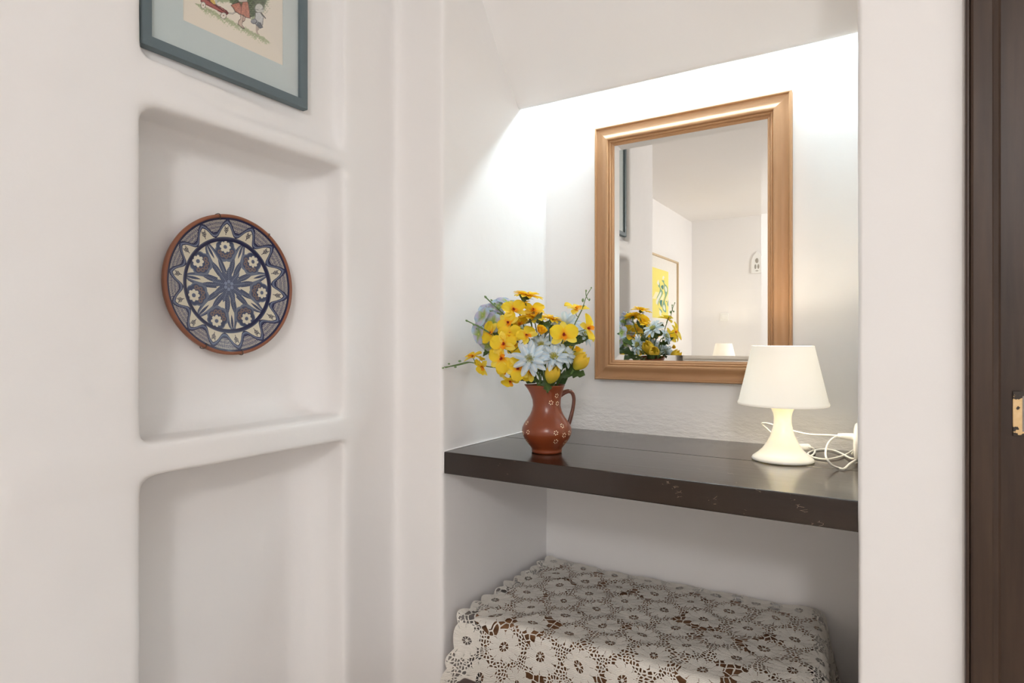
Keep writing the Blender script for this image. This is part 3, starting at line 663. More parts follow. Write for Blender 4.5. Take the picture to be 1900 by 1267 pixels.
# tulips
flower('yellow_tulip', 'closed yellow tulip at the right edge of the bouquet', 'tulip', 1066, 684, -.035, (.55, .25, .62), .5, .98, [(1050, 690, -.01, (.85, .3, .25), .05, .035, 'lobed', -.3), (1058, 694, -.03, (.8, .5, -.1), .045, .032, 'lobed', -.4)])
flower('yellow_tulip', 'closed yellow tulip hanging over the jug rim under the white daisy', 'tulip', 1020, 710, -.055, (.22, .30, .85), .2, 1.0, [(1012, 706, -.04, (.2, .9, -.95), .040, .030, 'lobed', -.5), (1035, 700, -.03, (.65, .7, .05), .05, .034, 'lobed', -.4)])
flower('yellow_tulip', 'yellow and green tulip at the back, seen only in the mirror', 'tulip', 1046, 664, .045, (.2, -.5, .6), .2, 1.15, [(1050, 668, .06, (.1, -.7, .7), .05, .03, 'leaf', -.3), (1030, 680, .05, (.4, -.8, -.1), .06, .05, 'lobed', -.3)])
flower('yellow_tulip', 'plain yellow tulip low at the back right, seen in the mirror', 'tulip', 1058, 668, .05, (.7, -.4, .45), .2, 1.0, [(1040, 690, .03, (.5, -.8, .1), .06, .045, 'lobed', -.3), (1000, 690, .05, (-.3, -.9, .2), .07, .05, 'lobed', -.3), (970, 690, .04, (-.6, -.7, .2), .07, .045, 'leaf', -.3), (1012, 706, .045, (.1, -.8, -.45), .06, .055, 'lobed', -.6), (1030, 704, .045, (.5, -.7, -.3), .06, .05, 'lobed', -.5), (995, 704, .045, (-.4, -.8, -.3), .06, .05, 'lobed', -.5)])
# pale blue daisies
flower('blue_daisy', 'large pale blue daisy facing front, lowest and nearest above the jug', 'lily', 983, 666, -.075, (-.08, 1, .10), .1, .98)
flower('blue_daisy', 'pale blue daisy right of centre, facing up with upright inner petals', 'lily', 1027, 664, -.06, (.05, .72, .62), .2, .90)
flower('blue_daisy', 'pale blue daisy half hidden at the right of the open one', 'lily', 1046, 660, -.03, (.45, .60, .45), .5, .78)
flower('blue_daisy', 'small pale blue daisy tucked above the front pair in the shade', 'lily', 1003, 642, -.02, (.0, .75, .55), .3, .72)
flower('blue_daisy', 'pale blue daisy behind the red-centred yellow bloom, facing the mirror', 'lily', 1050, 603, .035, (.1, -.65, .60), .1, .95, [(1050, 635, .03, (.6, -.2, .1), .06, .03, 'leaf', -.2)])
flower('blue_daisy', 'pale blue daisy at the right edge behind the side-on yellow bloom', 'lily', 1083, 622, .02, (.6, .35, .35), .1, .72, [(1068, 638, .01, (1, .1, .38), .048, .020, 'leaf', -.1)])
flower('blue_daisy', 'pale blue daisy low at the back, seen only in the mirror', 'lily', 1010, 643, .06, (-.1, -.9, .25), .1, .92, [(1000, 650, .05, (-.3, -.8, .2), .07, .04, 'leaf', -.2)])
# hydrangea
STEMK[0] += 1
t = thing('hydrangea', 'lilac and pale blue hydrangea with green hearts at the back left of the bouquet', 'flower', MOUTH+Vector((0, 0, -.13)), G_)
hyd = [(897, 586, .0, (-.65, .55, .25), .3), (905, 578, .015, (-.2, .6, .6), 1.0), (924, 570, .02, (.0, .6, .75), .2), (940, 562, .03, (.25, .5, .8), .9), (889, 620, .0, (-.85, .5, -.05), .6), (905, 640, .01, (-.5, .6, -.6), .1), (914, 598, -.005, (-.3, .9, .1), .4),
       (893, 604, .04, (-.8, -.3, .1), .5), (920, 585, .06, (-.2, -.6, .7), .3), (915, 620, .07, (-.3, -.9, .0), .8), (940, 600, .08, (.1, -.9, .3), .1), (945, 630, .08, (.2, -.9, -.2), .6), (962, 612, .085, (.4, -.9, .1), .6)]
hc = fp(918, 612, .03)
for i, (u, v, dd, f, ro) in enumerate(hyd):
    pos = fp(u, v, dd); put_bloom(t, 'hydrangea', pos, dr(*f), ro, 1.0, 300+i, 'floret')
    obj('stem', *tube([pos, pos-dr(*f)*.008, hc], .0008, 6, 4), STEMM, t, smooth=True)
obj('stem', *tube([hc]+stem_pts(hc, Vector((0, 0, 1)), 5)[2:], .002, 8, 6), STEMM, t, smooth=True)
put_leaf(t, fp(925, 625, .06), dr(-.3, -.6, .1), None, .07, .045, 'leaf', -.3, 4); put_leaf(t, fp(915, 640, .03), dr(-.6, .3, -.8), None, .045, .02, 'leaf', -.2, 5)
# filler greenery
t = thing('leafy_sprig', 'dark green leafy sprig filling the gaps between the yellow and blue blooms', 'greenery', MOUTH+Vector((0, 0, -.13)), G_)
for i, (u, v, dd, al, L, W) in enumerate([(985, 640, .0, (-.5, .5, .3), .05, .035), (1010, 625, .0, (.4, .6, .3), .055, .036), (1040, 680, .0, (.8, .3, .2), .05, .03), (970, 690, .0, (-.7, .5, .0), .055, .03),
        (1000, 690, -.02, (0, .9, .1), .045, .035), (960, 650, .02, (-.7, .1, .3), .05, .03), (1025, 640, .03, (.3, -.6, .4), .06, .04), (990, 650, .04, (-.3, -.8, .3), .07, .045), (1020, 690, .04, (.3, -.8, .2), .06, .04), (975, 670, .04, (-.5, -.7, .2), .07, .045), (1000, 600, .02, (.0, -.5, .6), .05, .03), (1045, 640, .0, (.7, .4, .0), .04, .025)]):
    put_leaf(t, fp(u, v, dd), dr(*al), None, L, W, 'lobed' if i % 2 else 'leaf', -.5, i)
    a = fp(u, v, dd); obj('stem', *tube([a, (a+MOUTH)/2+Vector((0, 0, .005)), MOUTH+(a-MOUTH)*.08+Vector((0, 0, -.02)), MOUTH+Vector((0, 0, -.12))], .0013, 6, 5), STEMM, t, smooth=True)

# ------------------------------------------------------------------ painted plate
PYC, PZC, PRAD = .853, 1.3785, .1590; PX = -1.288
def leafm(X, Y, cx, cy, ang, L, W, pw=.8):
    dx, dy = X-cx, Y-cy; a = dx*math.sin(ang)+dy*math.cos(ang); b = dx*math.cos(ang)-dy*math.sin(ang); s = np.clip(a/L, 0, 1)
    return (a > 0) & (a < L) & (np.abs(b) < W*np.sin(PI*s)**pw), a/L, b
def plate_paint(r, ph):
    cream = np.array((.60, .555, .44)); navy = np.array((.010, .012, .050)); slate = np.array((.040, .052, .105)); sl2 = np.array((.12, .14, .20)); brown = np.array((.17, .115, .10))
    n = len(r); Co = np.tile(cream, (n, 1))
    def setc(m_, c): Co[m_] = c
    P0 = -.10; K = 7
    R_ = r/.64; X, Y = R_*np.sin(ph), R_*np.cos(ph)
    inn = r < .64
    for k in range(K):
        a = P0+2*PI*k/K; h = a+PI/K
        # stems curving out between the little flowers
        for sg in (-1, 1):
            for q, wd, cc in ((.30, .020, slate), (.20, .012, sl2)):
                d = (ph-h+PI) % (2*PI)-PI
                tgt = sg*(.02+q*np.clip(1-R_, 0, 1)**.8*1.25)
                m_ = inn & (R_ > .30) & (np.abs(d-tgt)*R_ < wd*1.3); setc(m_, cc)
        m_, s, b = leafm(X, Y, .66*math.sin(h), .66*math.cos(h), h, .36, .028); setc(m_ & inn, slate)
        # scalloped dark ground of each little flower
        fx, fy = .80*math.sin(a), .80*math.cos(a)
        dx, dy = X-fx, Y-fy; rho = np.hypot(dx, dy); th = np.arctan2(dx, dy)-a
        m_ = inn & (rho < .235*(1+.13*np.abs(np.cos(3.5*th))) * (1+.10*np.cos(th+PI))); setc(m_, sl2)
        m_ = inn & (rho < .205*(1+.13*np.abs(np.cos(3.5*th)))); setc(m_, slate)
        for j in (-2, -1, 0, 1, 2):
            bx, by = fx+.155*math.sin(a+PI+j*.62), fy+.155*math.cos(a+PI+j*.62); q = np.hypot(X-bx, Y-by)
            setc(inn & (q < .048), brown); setc(inn & (q < .020), slate)
        gx, gy = .86*math.sin(a), .86*math.cos(a); rh = np.hypot(X-gx, Y-gy); tt = np.arctan2(X-gx, Y-gy)
        m_ = inn & (rh < .135*(.74+.26*np.abs(np.cos(4*tt)))); setc(m_, cream*1.05); setc(inn & (rh < .045), sl2); setc(inn & (rh < .03) & (np.sin(rh*500) > 0), slate)
        # paired long leaves and the central star
        for sg in (-1, 1):
            aa = a+sg*.27; m_, s, b = leafm(X, Y, .20*math.sin(aa), .20*math.cos(aa), aa+sg*.05, .46, .055); setc(m_ & inn, slate)
            setc(m_ & inn & ((np.abs(b) < .008) | (np.abs((s*9+np.abs(b)*22) % 1-.5) < .10)), sl2)
    for k in range(9):
        a = P0+.1+2*PI*k/9; m_, s, b = leafm(X, Y, 0, 0, a, .41, .074); setc(m_, slate); setc(m_ & ((np.abs(b) < .008) | (np.abs((s*10+np.abs(b)*18) % 1-.5) < .16)), sl2*1.15)
    for k in range(6):
        a = 2*PI*k/6; q = np.hypot(X-.085*math.sin(a), Y-.085*math.cos(a)); setc(q < .048, sl2*1.6); setc((q > .040) & (q < .048), slate)
    setc(np.hypot(X, Y) < .035, sl2)
    setc((r > .632) & (r < .690), navy); setc((r > .676) & (r < .680), sl2)
    N = 14; sec = ((ph-P0)/(2*PI/N)+.5) % 1-.5; t = np.abs(2*sec)
    rim = (r >= .69) & (r < .935)
    rb = .692+.175*(1-t)**1.25+.016*np.sin(t*PI*2)
    setc(rim & (r > rb), navy); setc(rim & (r > rb+.012) & (r < rb+.052), slate*1.1); setc(rim & (r > rb+.022) & (r < rb+.034), sl2*1.5)
    hz = rim & (r > rb+.070) & (r < .922)
    Xp, Yp = r*np.sin(ph), r*np.cos(ph); g = 48
    l1 = ((r*g*1.15) % 1 < .36); l2 = (((ph-P0)*r*g*1.1) % 1 < .36)
    setc(hz, cream*.92); setc(hz & (l1 | l2), navy*2)
    # sprigs
    ang = sec*2*PI/N*r; rad = r-.715
    setc(rim & (np.abs(ang) < .0045) & (rad > 0) & (rad < .105), navy*.8)
    for q in (.03, .055, .08):
        setc(rim & (np.abs(np.abs(ang)-(rad-q)*.75) < .0065) & (rad > q) & (rad < q+.042), navy*.8)
    setc((r >= .925) & (r < .955), navy)
    setc(r >= .955, np.array((.23, .085, .045)))
    return Co
nr, na = 230, 1008
rs = np.linspace(.0, .955, nr); V, Co = [], []
def plate_x(r): return PX+.0012+.020*np.clip((r-.60)/.40, 0, 1)**1.25+.002*np.clip((r-.60)/.05, 0, 1)
rr, pp = np.meshgrid(rs, np.arange(na)*2*PI/na, indexing='ij'); rr = rr.ravel(); pp = pp.ravel()
V = np.stack([plate_x(rr), PYC+PRAD*rr*np.sin(pp), PZC+PRAD*rr*np.cos(pp)], 1)
idx = np.arange(nr*na).reshape(nr, na); nx_ = np.roll(idx, -1, 1)
Fq = np.stack([idx[:-1], idx[1:], nx_[1:], nx_[:-1]], -1).reshape(-1, 4)[:, ::-1]
pl = thing('painted_plate', 'round blue and cream painted ceramic plate with terracotta rim hanging in the niche', 'plate', (PX, PYC, PZC))
obj('plate_face', V, Fq, GLAZE, pl, smooth=True, cols=plate_paint(rr, pp))
x1 = float(plate_x(np.array(.955)))
rp = [(.953, x1-.0005), (.958, x1+.0018), (.975, x1+.0030), (.992, x1+.0022), (1.0, x1-.001), (1.0, x1-.006), (.985, x1-.013), (.93, x1-.020), (.80, PX-.006), (.6, PX-.009), (0, PX-.009)]
V = [(x, PYC+PRAD*r_*math.sin(2*PI*k/160), PZC+PRAD*r_*math.cos(2*PI*k/160)) for r_, x in rp for k in range(160)]
Fc = [(i*160+k, i*160+(k+1) % 160, (i+1)*160+(k+1) % 160, (i+1)*160+k) for i in range(len(rp)-1) for k in range(160)]
o = obj('plate_rim', V, [f[::-1] for f in Fc], plain('bare_terracotta', (.23, .085, .045), .5, .4, nscale=30, var=.15), pl, smooth=True); o['label'] = 'bare terracotta rim'
for a in (-.235, .62, PI-.13, PI+.46):
    y_, z_ = math.sin(a), math.cos(a); q = [(r_, x) for r_, x in [(.93, x1+.0006), (.955, x1+.0028), (.98, x1+.0046), (1.004, x1+.002), (1.008, x1-.006), (.985, x1-.018), (.85, PX-.008)]]
    obj('wire_hook', *tube([(x, PYC+PRAD*r_*y_, PZC+PRAD*r_*z_) for r_, x in q], .0009, 6, 4), WIRE, pl, smooth=True)

# ------------------------------------------------------------------ framed print in the upper bay
FY0, FY1, FZ0, FZ1 = .6075, .994, 1.8065, 2.335
pic = thing('framed_picture', 'teal framed vintage print of children pulling a red wagon above the niche', 'picture', (-1.204, .80, FZ0))
fpz = [(0, 0), (0, .0155), (.0012, .0178), (.003, .0185), (.0195, .0185), (.0208, .0178), (.0213, .0165), (.0213, .004)]
Xo = Vector((1, 0, 0)); Yv = Vector((0, 1, 0)); FBX = -1.2045
for nm, P, ea, ei, L in [('frame_rail', (FBX, FY0, FZ0), Yv, Z_, FY1-FY0), ('frame_rail', (FBX, FY1, FZ1), -Yv, -Z_, FY1-FY0), ('frame_stile', (FBX, FY1, FZ0), Z_, -Yv, FZ1-FZ0), ('frame_stile', (FBX, FY0, FZ1), -Z_, Yv, FZ1-FZ0)]:
    frame_side(nm, fpz, Vector(P), ea, ei, Xo, L, TEAL, pic)
PY0, PY1, PZ0, PZ1 = .694, .930, 1.8905, 2.25; XM = FBX+.0085
def ring_plate(y0, y1, z0, z1, a0, a1, b0, b1, x, t_):
    V = [(xx, y, z) for xx in (x, x-t_) for y, z in [(y0, z0), (y1, z0), (y1, z1), (y0, z1), (a0, b0), (a1, b0), (a1, b1), (a0, b1)]]; Fc = []
    for k in range(4):
        k2 = (k+1) % 4; Fc += [(k, k2, 4+k2, 4+k), (8+k, 12+k, 12+k2, 8+k2), (k, 8+k, 8+k2, k2), (4+k, 4+k2, 12+k2, 12+k)]
    return V, Fc
obj('mat_board', *ring_plate(FY0+.018, FY1-.018, FZ0+.018, FZ1-.018, PY0, PY1, PZ0, PZ1, XM, .0016), MATB, pic)
def proj(V):
    d = V-np.array((0, 0, CAM_Z)); f = d@np.array(F); return 950+FPX*(d@np.array(R))/f, 633.5-FPX*d[:, 2]/f
ny, nz = 330, 400
yy, zz = np.meshgrid(np.linspace(PY0-.004, PY1+.004, ny), np.linspace(PZ0-.004, PZ1+.004, nz)); V = np.stack([np.full(yy.size, XM-.002), yy.ravel(), zz.ravel()], 1)
U_, W_ = proj(V); GX, GY = (U_-340)*8.636, W_*8.636           # drawing coordinates
def inpoly(P):
    r_ = np.zeros(len(GX), bool); n_ = len(P)
    for i in range(n_):
        (x0, y0), (x1_, y1_) = P[i], P[(i+1) % n_]
        if y0 == y1_: continue
        c_ = ((GY < y0) != (GY < y1_)) & (GX < (x1_-x0)*(GY-y0)/(y1_-y0)+x0); r_ ^= c_
    return r_
def ell(cx, cy, rx, ry, grow=0): return ((GX-cx)/(rx+grow))**2+((GY-cy)/(ry+grow))**2 < 1
def seg(pts, w_):
    r_ = np.zeros(len(GX), bool)
    for (x0, y0), (x1_, y1_) in zip(pts, pts[1:]):
        L2 = (x1_-x0)**2+(y1_-y0)**2; t = np.clip(((GX-x0)*(x1_-x0)+(GY-y0)*(y1_-y0))/L2, 0, 1); r_ |= np.hypot(GX-x0-t*(x1_-x0), GY-y0-t*(y1_-y0)) < w_
    return r_
rgn = np.random.RandomState(3)
def wav(fx, fy, p): return np.sin(GX*fx+p)*np.cos(GY*fy+p*1.7)
nz_ = (wav(.045, .038, 1)+wav(.081, .066, 2)+wav(.13, .11, .5)+wav(.022, .19, 3))*.25+rgn.uniform(-.35, .35, len(GX))
Co = np.tile(np.array((.80, .74, .64)), (len(GX), 1))
bush = ((GX-1040)/(330+90*nz_))**2+((GY+60)/(390+90*nz_))**2 < 1
bush |= (GX > 540) & (GX < 1150) & (GY < 40+40*nz_)
bush &= ~inpoly([(600, 60), (760, 40), (900, 200), (1070, 270), (1090, 330), (1150, 420), (900, 420), (700, 260)]) | (GY < 50)
Co[bush] = (np.array((.115, .15, .085))[None]*(1+.9*nz_[:, None]))[bush].clip(.02, .6)
Co[bush & (((GX-1040)/300)**2+((GY+60)/340)**2 > 1)] = (.38, .42, .28)
d_ = (GY-60)-(GX-200)*.525; lim = np.interp(GX, [180, 300, 700, 1300, 1410], [0, 1, 1, 1, 0])
gr_ = (d_ > (-35-30*nz_)*lim) & (d_ < (45+85*nz_)*lim) & (GX > 185) & (GX < 1405)
Co[gr_] = (np.array((.42, .46, .29))[None]*(1+.35*nz_[:, None]))[gr_]
def put(m_, c, ol=None, shade=0.0):
    Co[m_] = (np.array(c)[None]*(1+shade*nz_[:, None]))[m_]
LN = (.14, .10, .09)
put(seg([(715, 205), (790, 218), (860, 180)], 13), (.30, .27, .24)); put(seg([(715, 203), (790, 214), (860, 176)], 7), (.62, .58, .52))
put(inpoly([(270, -60), (280, 30), (600, 200), (695, 242), (730, 212), (700, 170), (560, 80), (430, -60)]), (.16, .05, .05)); put(inpoly([(278, -60), (290, 22), (600, 190), (690, 232), (680, 205), (560, 130), (360, -10), (330, -60)]), (.40, .13, .12), shade=.15); put(inpoly([(620, 130), (690, 190), (640, 160), (560, 95)]), (.50, .25, .22))
put(inpoly([(430, 10), (470, -30), (520, 40), (515, 75), (480, 62)]), (.62, .44, .14)); put(inpoly([(500, -60), (560, -60), (540, 60), (600, 110), (560, 95), (515, 60)]), (.55, .55, .50))
for cx, cy, rx, ry in ((320, 84, 42, 58), (645, 250, 52, 54)):
    put(ell(cx, cy, rx, ry), (.22, .19, .17)); put(ell(cx, cy, rx-9, ry-9), (.80, .75, .66)); put(ell(cx, cy, 9, 9), (.28, .06, .05))
put(inpoly([(910, 230), (970, 230), (955, 330), (945, 400), (990, 460), (960, 465), (915, 425), (870, 385), (885, 330), (918, 300)]), LN); put(inpoly([(918, 230), (962, 230), (947, 330), (938, 400), (970, 452), (918, 418), (880, 380), (895, 335), (925, 300)]), (.60, .47, .39))
put(inpoly([(965, 230), (1005, 250), (990, 330), (948, 362)]), LN); put(inpoly([(968, 230), (997, 250), (982, 326), (952, 345)]), (.56, .43, .36))
put(inpoly([(900, 30), (900, -120), (1000, -120), (1030, 40)]), (.60, .52, .46))
put(inpoly([(757, 80), (830, 50), (905, 30), (930, 120), (945, 30), (1040, 25), (1068, 180), (1078, 300), (1000, 282), (960, 252), (900, 232), (830, 190), (800, 135)]), LN)
put(inpoly([(768, 84), (835, 60), (898, 42), (930, 140), (955, 38), (1032, 35), (1058, 180), (1066, 288), (1004, 270), (964, 240), (905, 220), (838, 180), (810, 130)]), (.52, .235, .175), shade=.35)
put(seg([(925, 60), (930, 150), (925, 220)], 6), (.30, .13, .11)); put(seg([(1000, 60), (1010, 250)], 4), (.36, .16, .13))
put(ell(935, -230, 62, 80), (.30, .20, .12)); put(ell(930, -215, 45, 60), (.62, .46, .38)); put(inpoly([(880, -150), (990, -150), (1025, 60), (890, 60)]) & (GY < 20), (.58, .56, .52))
put(ell(1215, 135, 72, 80), (.20, .20, .18)); put(ell(1215, 130, 60, 68), (.60, .61, .56), shade=.2); put(seg([(1165, 150), (1230, 165), (1290, 130)], 6), (.25, .25, .23)); put(ell(1240, 175, 50, 22), (.55, .56, .52))
put(inpoly([(1155, 200), (1235, 195), (1290, 270), (1275, 410), (1240, 400), (1160, 400), (1145, 300)]), (.22, .22, .21)); put(inpoly([(1165, 210), (1230, 205), (1278, 275), (1265, 400), (1170, 390), (1158, 300)]), (.58, .59, .58), shade=.25)
put(seg([(1250, 210), (1318, 292)], 9), (.06, .06, .05))
put(inpoly([(1160, 400), (1195, 400), (1195, 520), (1225, 555), (1180, 550), (1165, 500)]), (.50, .42, .35)); put(inpoly([(1200, 420), (1230, 430), (1210, 480), (1180, 500)]), (.45, .38, .32))
put(ell(1135, 345, 52, 42), (.16, .16, .18)); put(ell(1130, 340, 40, 30), (.34, .35, .38), shade=.4); put(inpoly([(1195, 345), (1240, 360), (1282, 440), (1230, 462), (1165, 400)]), (.17, .18, .20), shade=.4)
idx = np.arange(ny*nz).reshape(nz, ny); Fq = np.stack([idx[:-1, :-1], idx[:-1, 1:], idx[1:, 1:], idx[1:, :-1]], -1).reshape(-1, 4)
obj('print', V, Fq, PRINTM, pic, cols=Co.clip(.01, .95))
obj('picture_glass', *box(XM+.0022, XM+.0036, FY0+.019, FY1-.019, FZ0+.019, FZ1-.019), GLASS, pic)

# ------------------------------------------------------------------ chest under the shelf, lace cloth, stool
ch = thing('wooden_chest', 'orange brown wooden chest beneath the shelf, seen through a lace cloth', 'chest', (-.57, 1.6, 0))
CT = .503
bevel(obj('chest_lid', *box(-.972, -.158, 1.372, 1.846, CT-.03, CT), CHESTWOOD, ch), .014, 3)
bevel(obj('chest_body', *box(-.955, -.172, 1.385, 1.842, .0, CT-.032), CHESTWOOD, ch), .006, 2)
LACE = NT('white_crochet_lace'); L_ = LACE
tc = L_.n('ShaderNodeTexCoord'); nv = L_.n('ShaderNodeTexNoise'); L_.put(nv.inputs['Vector'], tc.outputs['UV']); nv.inputs['Scale'].default_value = 16; nv.inputs['Detail'].default_value = 1
va = L_.n('ShaderNodeVectorMath', operation='MULTIPLY_ADD'); L_.put(va.inputs[0], nv.outputs['Color']); va.inputs[1].default_value = (.034, .034, 0); L_.put(va.inputs[2], tc.outputs['UV'])
sx = L_.n('ShaderNodeSeparateXYZ'); L_.put(sx.inputs[0], va.outputs[0]); u_, v_ = sx.outputs[0], sx.outputs[1]
A_ = .106
M = L_.M
row = M('ROUND', M('DIVIDE', v_, A_*.80)); off = M('MULTIPLY', M('MODULO', M('ABSOLUTE', row), 2.0), A_*.5)
cu = M('ADD', M('MULTIPLY', M('ROUND', M('DIVIDE', M('SUBTRACT', u_, off), A_)), A_), off)
du_ = M('SUBTRACT', u_, cu); dv_ = M('SUBTRACT', v_, M('MULTIPLY', row, A_*.80))
rad = M('SQRT', M('ADD', M('MULTIPLY', du_, du_), M('MULTIPLY', dv_, dv_))); th = M('ARCTAN2', dv_, du_)
scal = M('ABSOLUTE', M('COSINE', M('MULTIPLY', th, 5.0)))
Rr = M('ADD', .0350, M('MULTIPLY', scal, .0095))
petal_ = M('LESS_THAN', rad, Rr)
spoke = M('GREATER_THAN', M('ABSOLUTE', M('COSINE', M('MULTIPLY', th, 4.0))), .40)
ringhole = M('MULTIPLY', M('MULTIPLY', M('GREATER_THAN', rad, .0042), M('LESS_THAN', rad, .0118)), spoke)
slit = M('MULTIPLY', M('MULTIPLY', M('GREATER_THAN', rad, .029), M('LESS_THAN', rad, .040)), M('LESS_THAN', scal, .07))
solid = M('MULTIPLY', petal_, M('SUBTRACT', 1.0, M('MAXIMUM', ringhole, slit)))
mpg = L_.n('ShaderNodeMapping'); L_.put(mpg.inputs[0], va.outputs[0])
vo = L_.n('ShaderNodeTexVoronoi', feature='DISTANCE_TO_EDGE', voronoi_dimensions='2D'); L_.put(vo.inputs['Vector'], mpg.outputs[0]); vo.inputs['Scale'].default_value = 118; vo.inputs['Randomness'].default_value = .85
net = M('LESS_THAN', vo.outputs['Distance'], .19)
vo2 = L_.n('ShaderNodeTexVoronoi', feature='DISTANCE_TO_EDGE', voronoi_dimensions='2D'); L_.put(vo2.inputs['Vector'], mpg.outputs[0]); vo2.inputs['Scale'].default_value = 60
net2 = M('LESS_THAN', vo2.outputs['Distance'], .085)
bign = L_.noise(va.outputs[0], 9, 1); pick = M('GREATER_THAN', bign, .60)
netm = M('ADD', M('MULTIPLY', pick, net2), M('MULTIPLY', M('SUBTRACT', 1.0, pick), net))
rimm = M('MULTIPLY', M('GREATER_THAN', rad, Rr), M('LESS_THAN', rad, M('ADD', Rr, .0012)))
outside = M('GREATER_THAN', rad, Rr)
alpha = M('MAXIMUM', solid, M('MULTIPLY', outside, netm))
at_ = L_.n('ShaderNodeAttribute', attribute_name='Col'); er = L_.n('ShaderNodeSeparateColor'); L_.put(er.inputs[0], at_.outputs['Color'])
# scalloped border: R holds the distance to the hem, G the running length along it
hem = M('ADD', .0035, M('MULTIPLY', M('ABSOLUTE', M('SINE', M('MULTIPLY', er.outputs[1], 62.0))), .011))
bd_ = er.outputs[0]; alive = M('GREATER_THAN', bd_, M('SUBTRACT', .016, hem)); cordm = M('LESS_THAN', bd_, M('ADD', M('SUBTRACT', .016, hem), .0035))
alpha = M('MULTIPLY', alive, M('MAXIMUM', alpha, cordm))
wv = L_.n('ShaderNodeTexWave', wave_type='RINGS'); 
cmb = L_.n('ShaderNodeCombineXYZ'); L_.put(cmb.inputs[0], du_); L_.put(cmb.inputs[1], dv_); L_.put(wv.inputs[0], cmb.outputs[0]); wv.inputs['Scale'].default_value = 95
fine = L_.noise(va.outputs[0], 420, 2)
hgt = M('ADD', M('MULTIPLY', wv.outputs['Fac'], .35), M('ADD', M('MULTIPLY', fine, .5), M('MULTIPLY', scal, .45)))
L_.base(L_.mix(fine, (.64, .60, .54, 1), (.80, .77, .71, 1)), .9, .1); L_.bump(hgt, .0012, .8)
trn = L_.n('ShaderNodeBsdfTransparent'); mx = L_.n('ShaderNodeMixShader'); L_.put(mx.inputs[0], alpha)
L_.t.links.new(trn.outputs[0], mx.inputs[1]); L_.t.links.new(L_.b.outputs[0], mx.inputs[2]); L_.t.links.new(mx.outputs[0], L_.out.inputs[0])
ax0, ax1, by0, by1 = -.990, -.140, 1.848, 1.350       # top of the chest
def cloth_pt(a, b):
    """a: length from the left hem, b: length from the back hem"""
    LA, LB = ax1-ax0, by0-by1; ra, rb = .030, .026
    da = a-(LA-ra); db = b-(LB-rb)
    nzv = mnoise.noise(Vector((a*9, b*9, 1.3))); n2 = mnoise.noise(Vector((a*26, b*26, 5.1)))
    top = CT+.0055+.0060*max(0, nzv+.30)+.0030*max(-.6, n2)+.012*(a/LA)**2
    x = ax0+a; y = by0-b; z = top
    fx = fz = 0; fy = 0
    def roll(d, r):
        if d <= 0: return 0, 0
        if d < r*PI/2: return r*math.sin(d/r)-d, -r*(1-math.cos(d/r))
        return r-d, -(r+d-r*PI/2)
    oa, za = roll(da, ra); ob, zb = roll(db, rb)
    x += oa; y -= ob
    drop = min(za, 0)+min(zb, 0) if not (da > 0 and db > 0) else -math.hypot(za, zb)
    z = top+drop
    hb = max(0, db-rb*PI/2); ha = max(0, da-ra*PI/2)
    # folds of the front fall; the left corner swings out past the chest
    lf = math.exp(-(a/.20)**2); fold = math.sin(a*31+.8)*.5+math.sin(a*53+2.1)*.5*(.4+lf)
    y -= hb*(.06+.20*lf)+hb*.11*fold*(.6+lf*.9)+ (.004 if db > 0 else 0)
    if hb > 0: x -= hb*.10*lf
    # left edge: heaped a little against the alcove side
    le = math.exp(-a/.028); z += le*.013*(1 if hb == 0 else max(0, 1-hb*30)); x += le*.004*math.sin(b*60)
    y -= .030*math.exp(-(a/.10)**2)*max(0, min(1, (b-.30)/.18))
    x += .045*max(0, min(1, a/LA))**3*min(1, b/LB)
    x += ha*.10+ha*.14*math.sin(b*28)
    return Vector((x, y, z))
WA, WB = (ax1-ax0)+.34, (by0-by1)+.37; na_, nb_ = 250, 190
V, UVs, Cl = [], [], []
for j in range(nb_+1):
    for i in range(na_+1):
        a, b = WA*i/na_, WB*j/nb_; V.append(cloth_pt(a, b)); UVs.append((a+.37, b+.12))
        e = [(a, b), (WB-b, a), (WA-a, b)]; dm = min(e); Cl.append((min(dm[0], .5), dm[1], 0))
Fc = [(j*(na_+1)+i, (j+1)*(na_+1)+i, (j+1)*(na_+1)+i+1, j*(na_+1)+i+1) for j in range(nb_) for i in range(na_)]
lc = obj('lace_tablecloth', V, Fc, LACE.m, smooth=True, cols=Cl, uvs=UVs)
setp(lc, 'cream crocheted lace cloth of flower rosettes draped over the wooden chest', 'tablecloth')
# stool in front, only its far corner shows
t = thing('wooden_stool', 'dark mahogany stool in front of the lace cloth, only its rounded corner showing', 'stool', (-.66, .98, 0))
bevel(obj('seat', *box(-.858, -.47, .79, 1.176, .43, .458), STOOLWOOD, t), .011, 5)
for sx_ in (-.84, -.525):
    for sy_ in (.81, 1.12):
        V, Fc = box(sx_, sx_+.036, sy_, sy_+.036, 0, .43); bevel(obj('leg', V, Fc, STOOLWOOD, t), .004, 2)
obj('apron', *join(box(-.81, -.52, 1.128, 1.146, .37, .43), box(-.81, -.52, .82, .838, .37, .43), box(-.834, -.816, .84, 1.13, .37, .43), box(-.514, -.496, .84, 1.13, .37, .43)), STOOLWOOD, t)

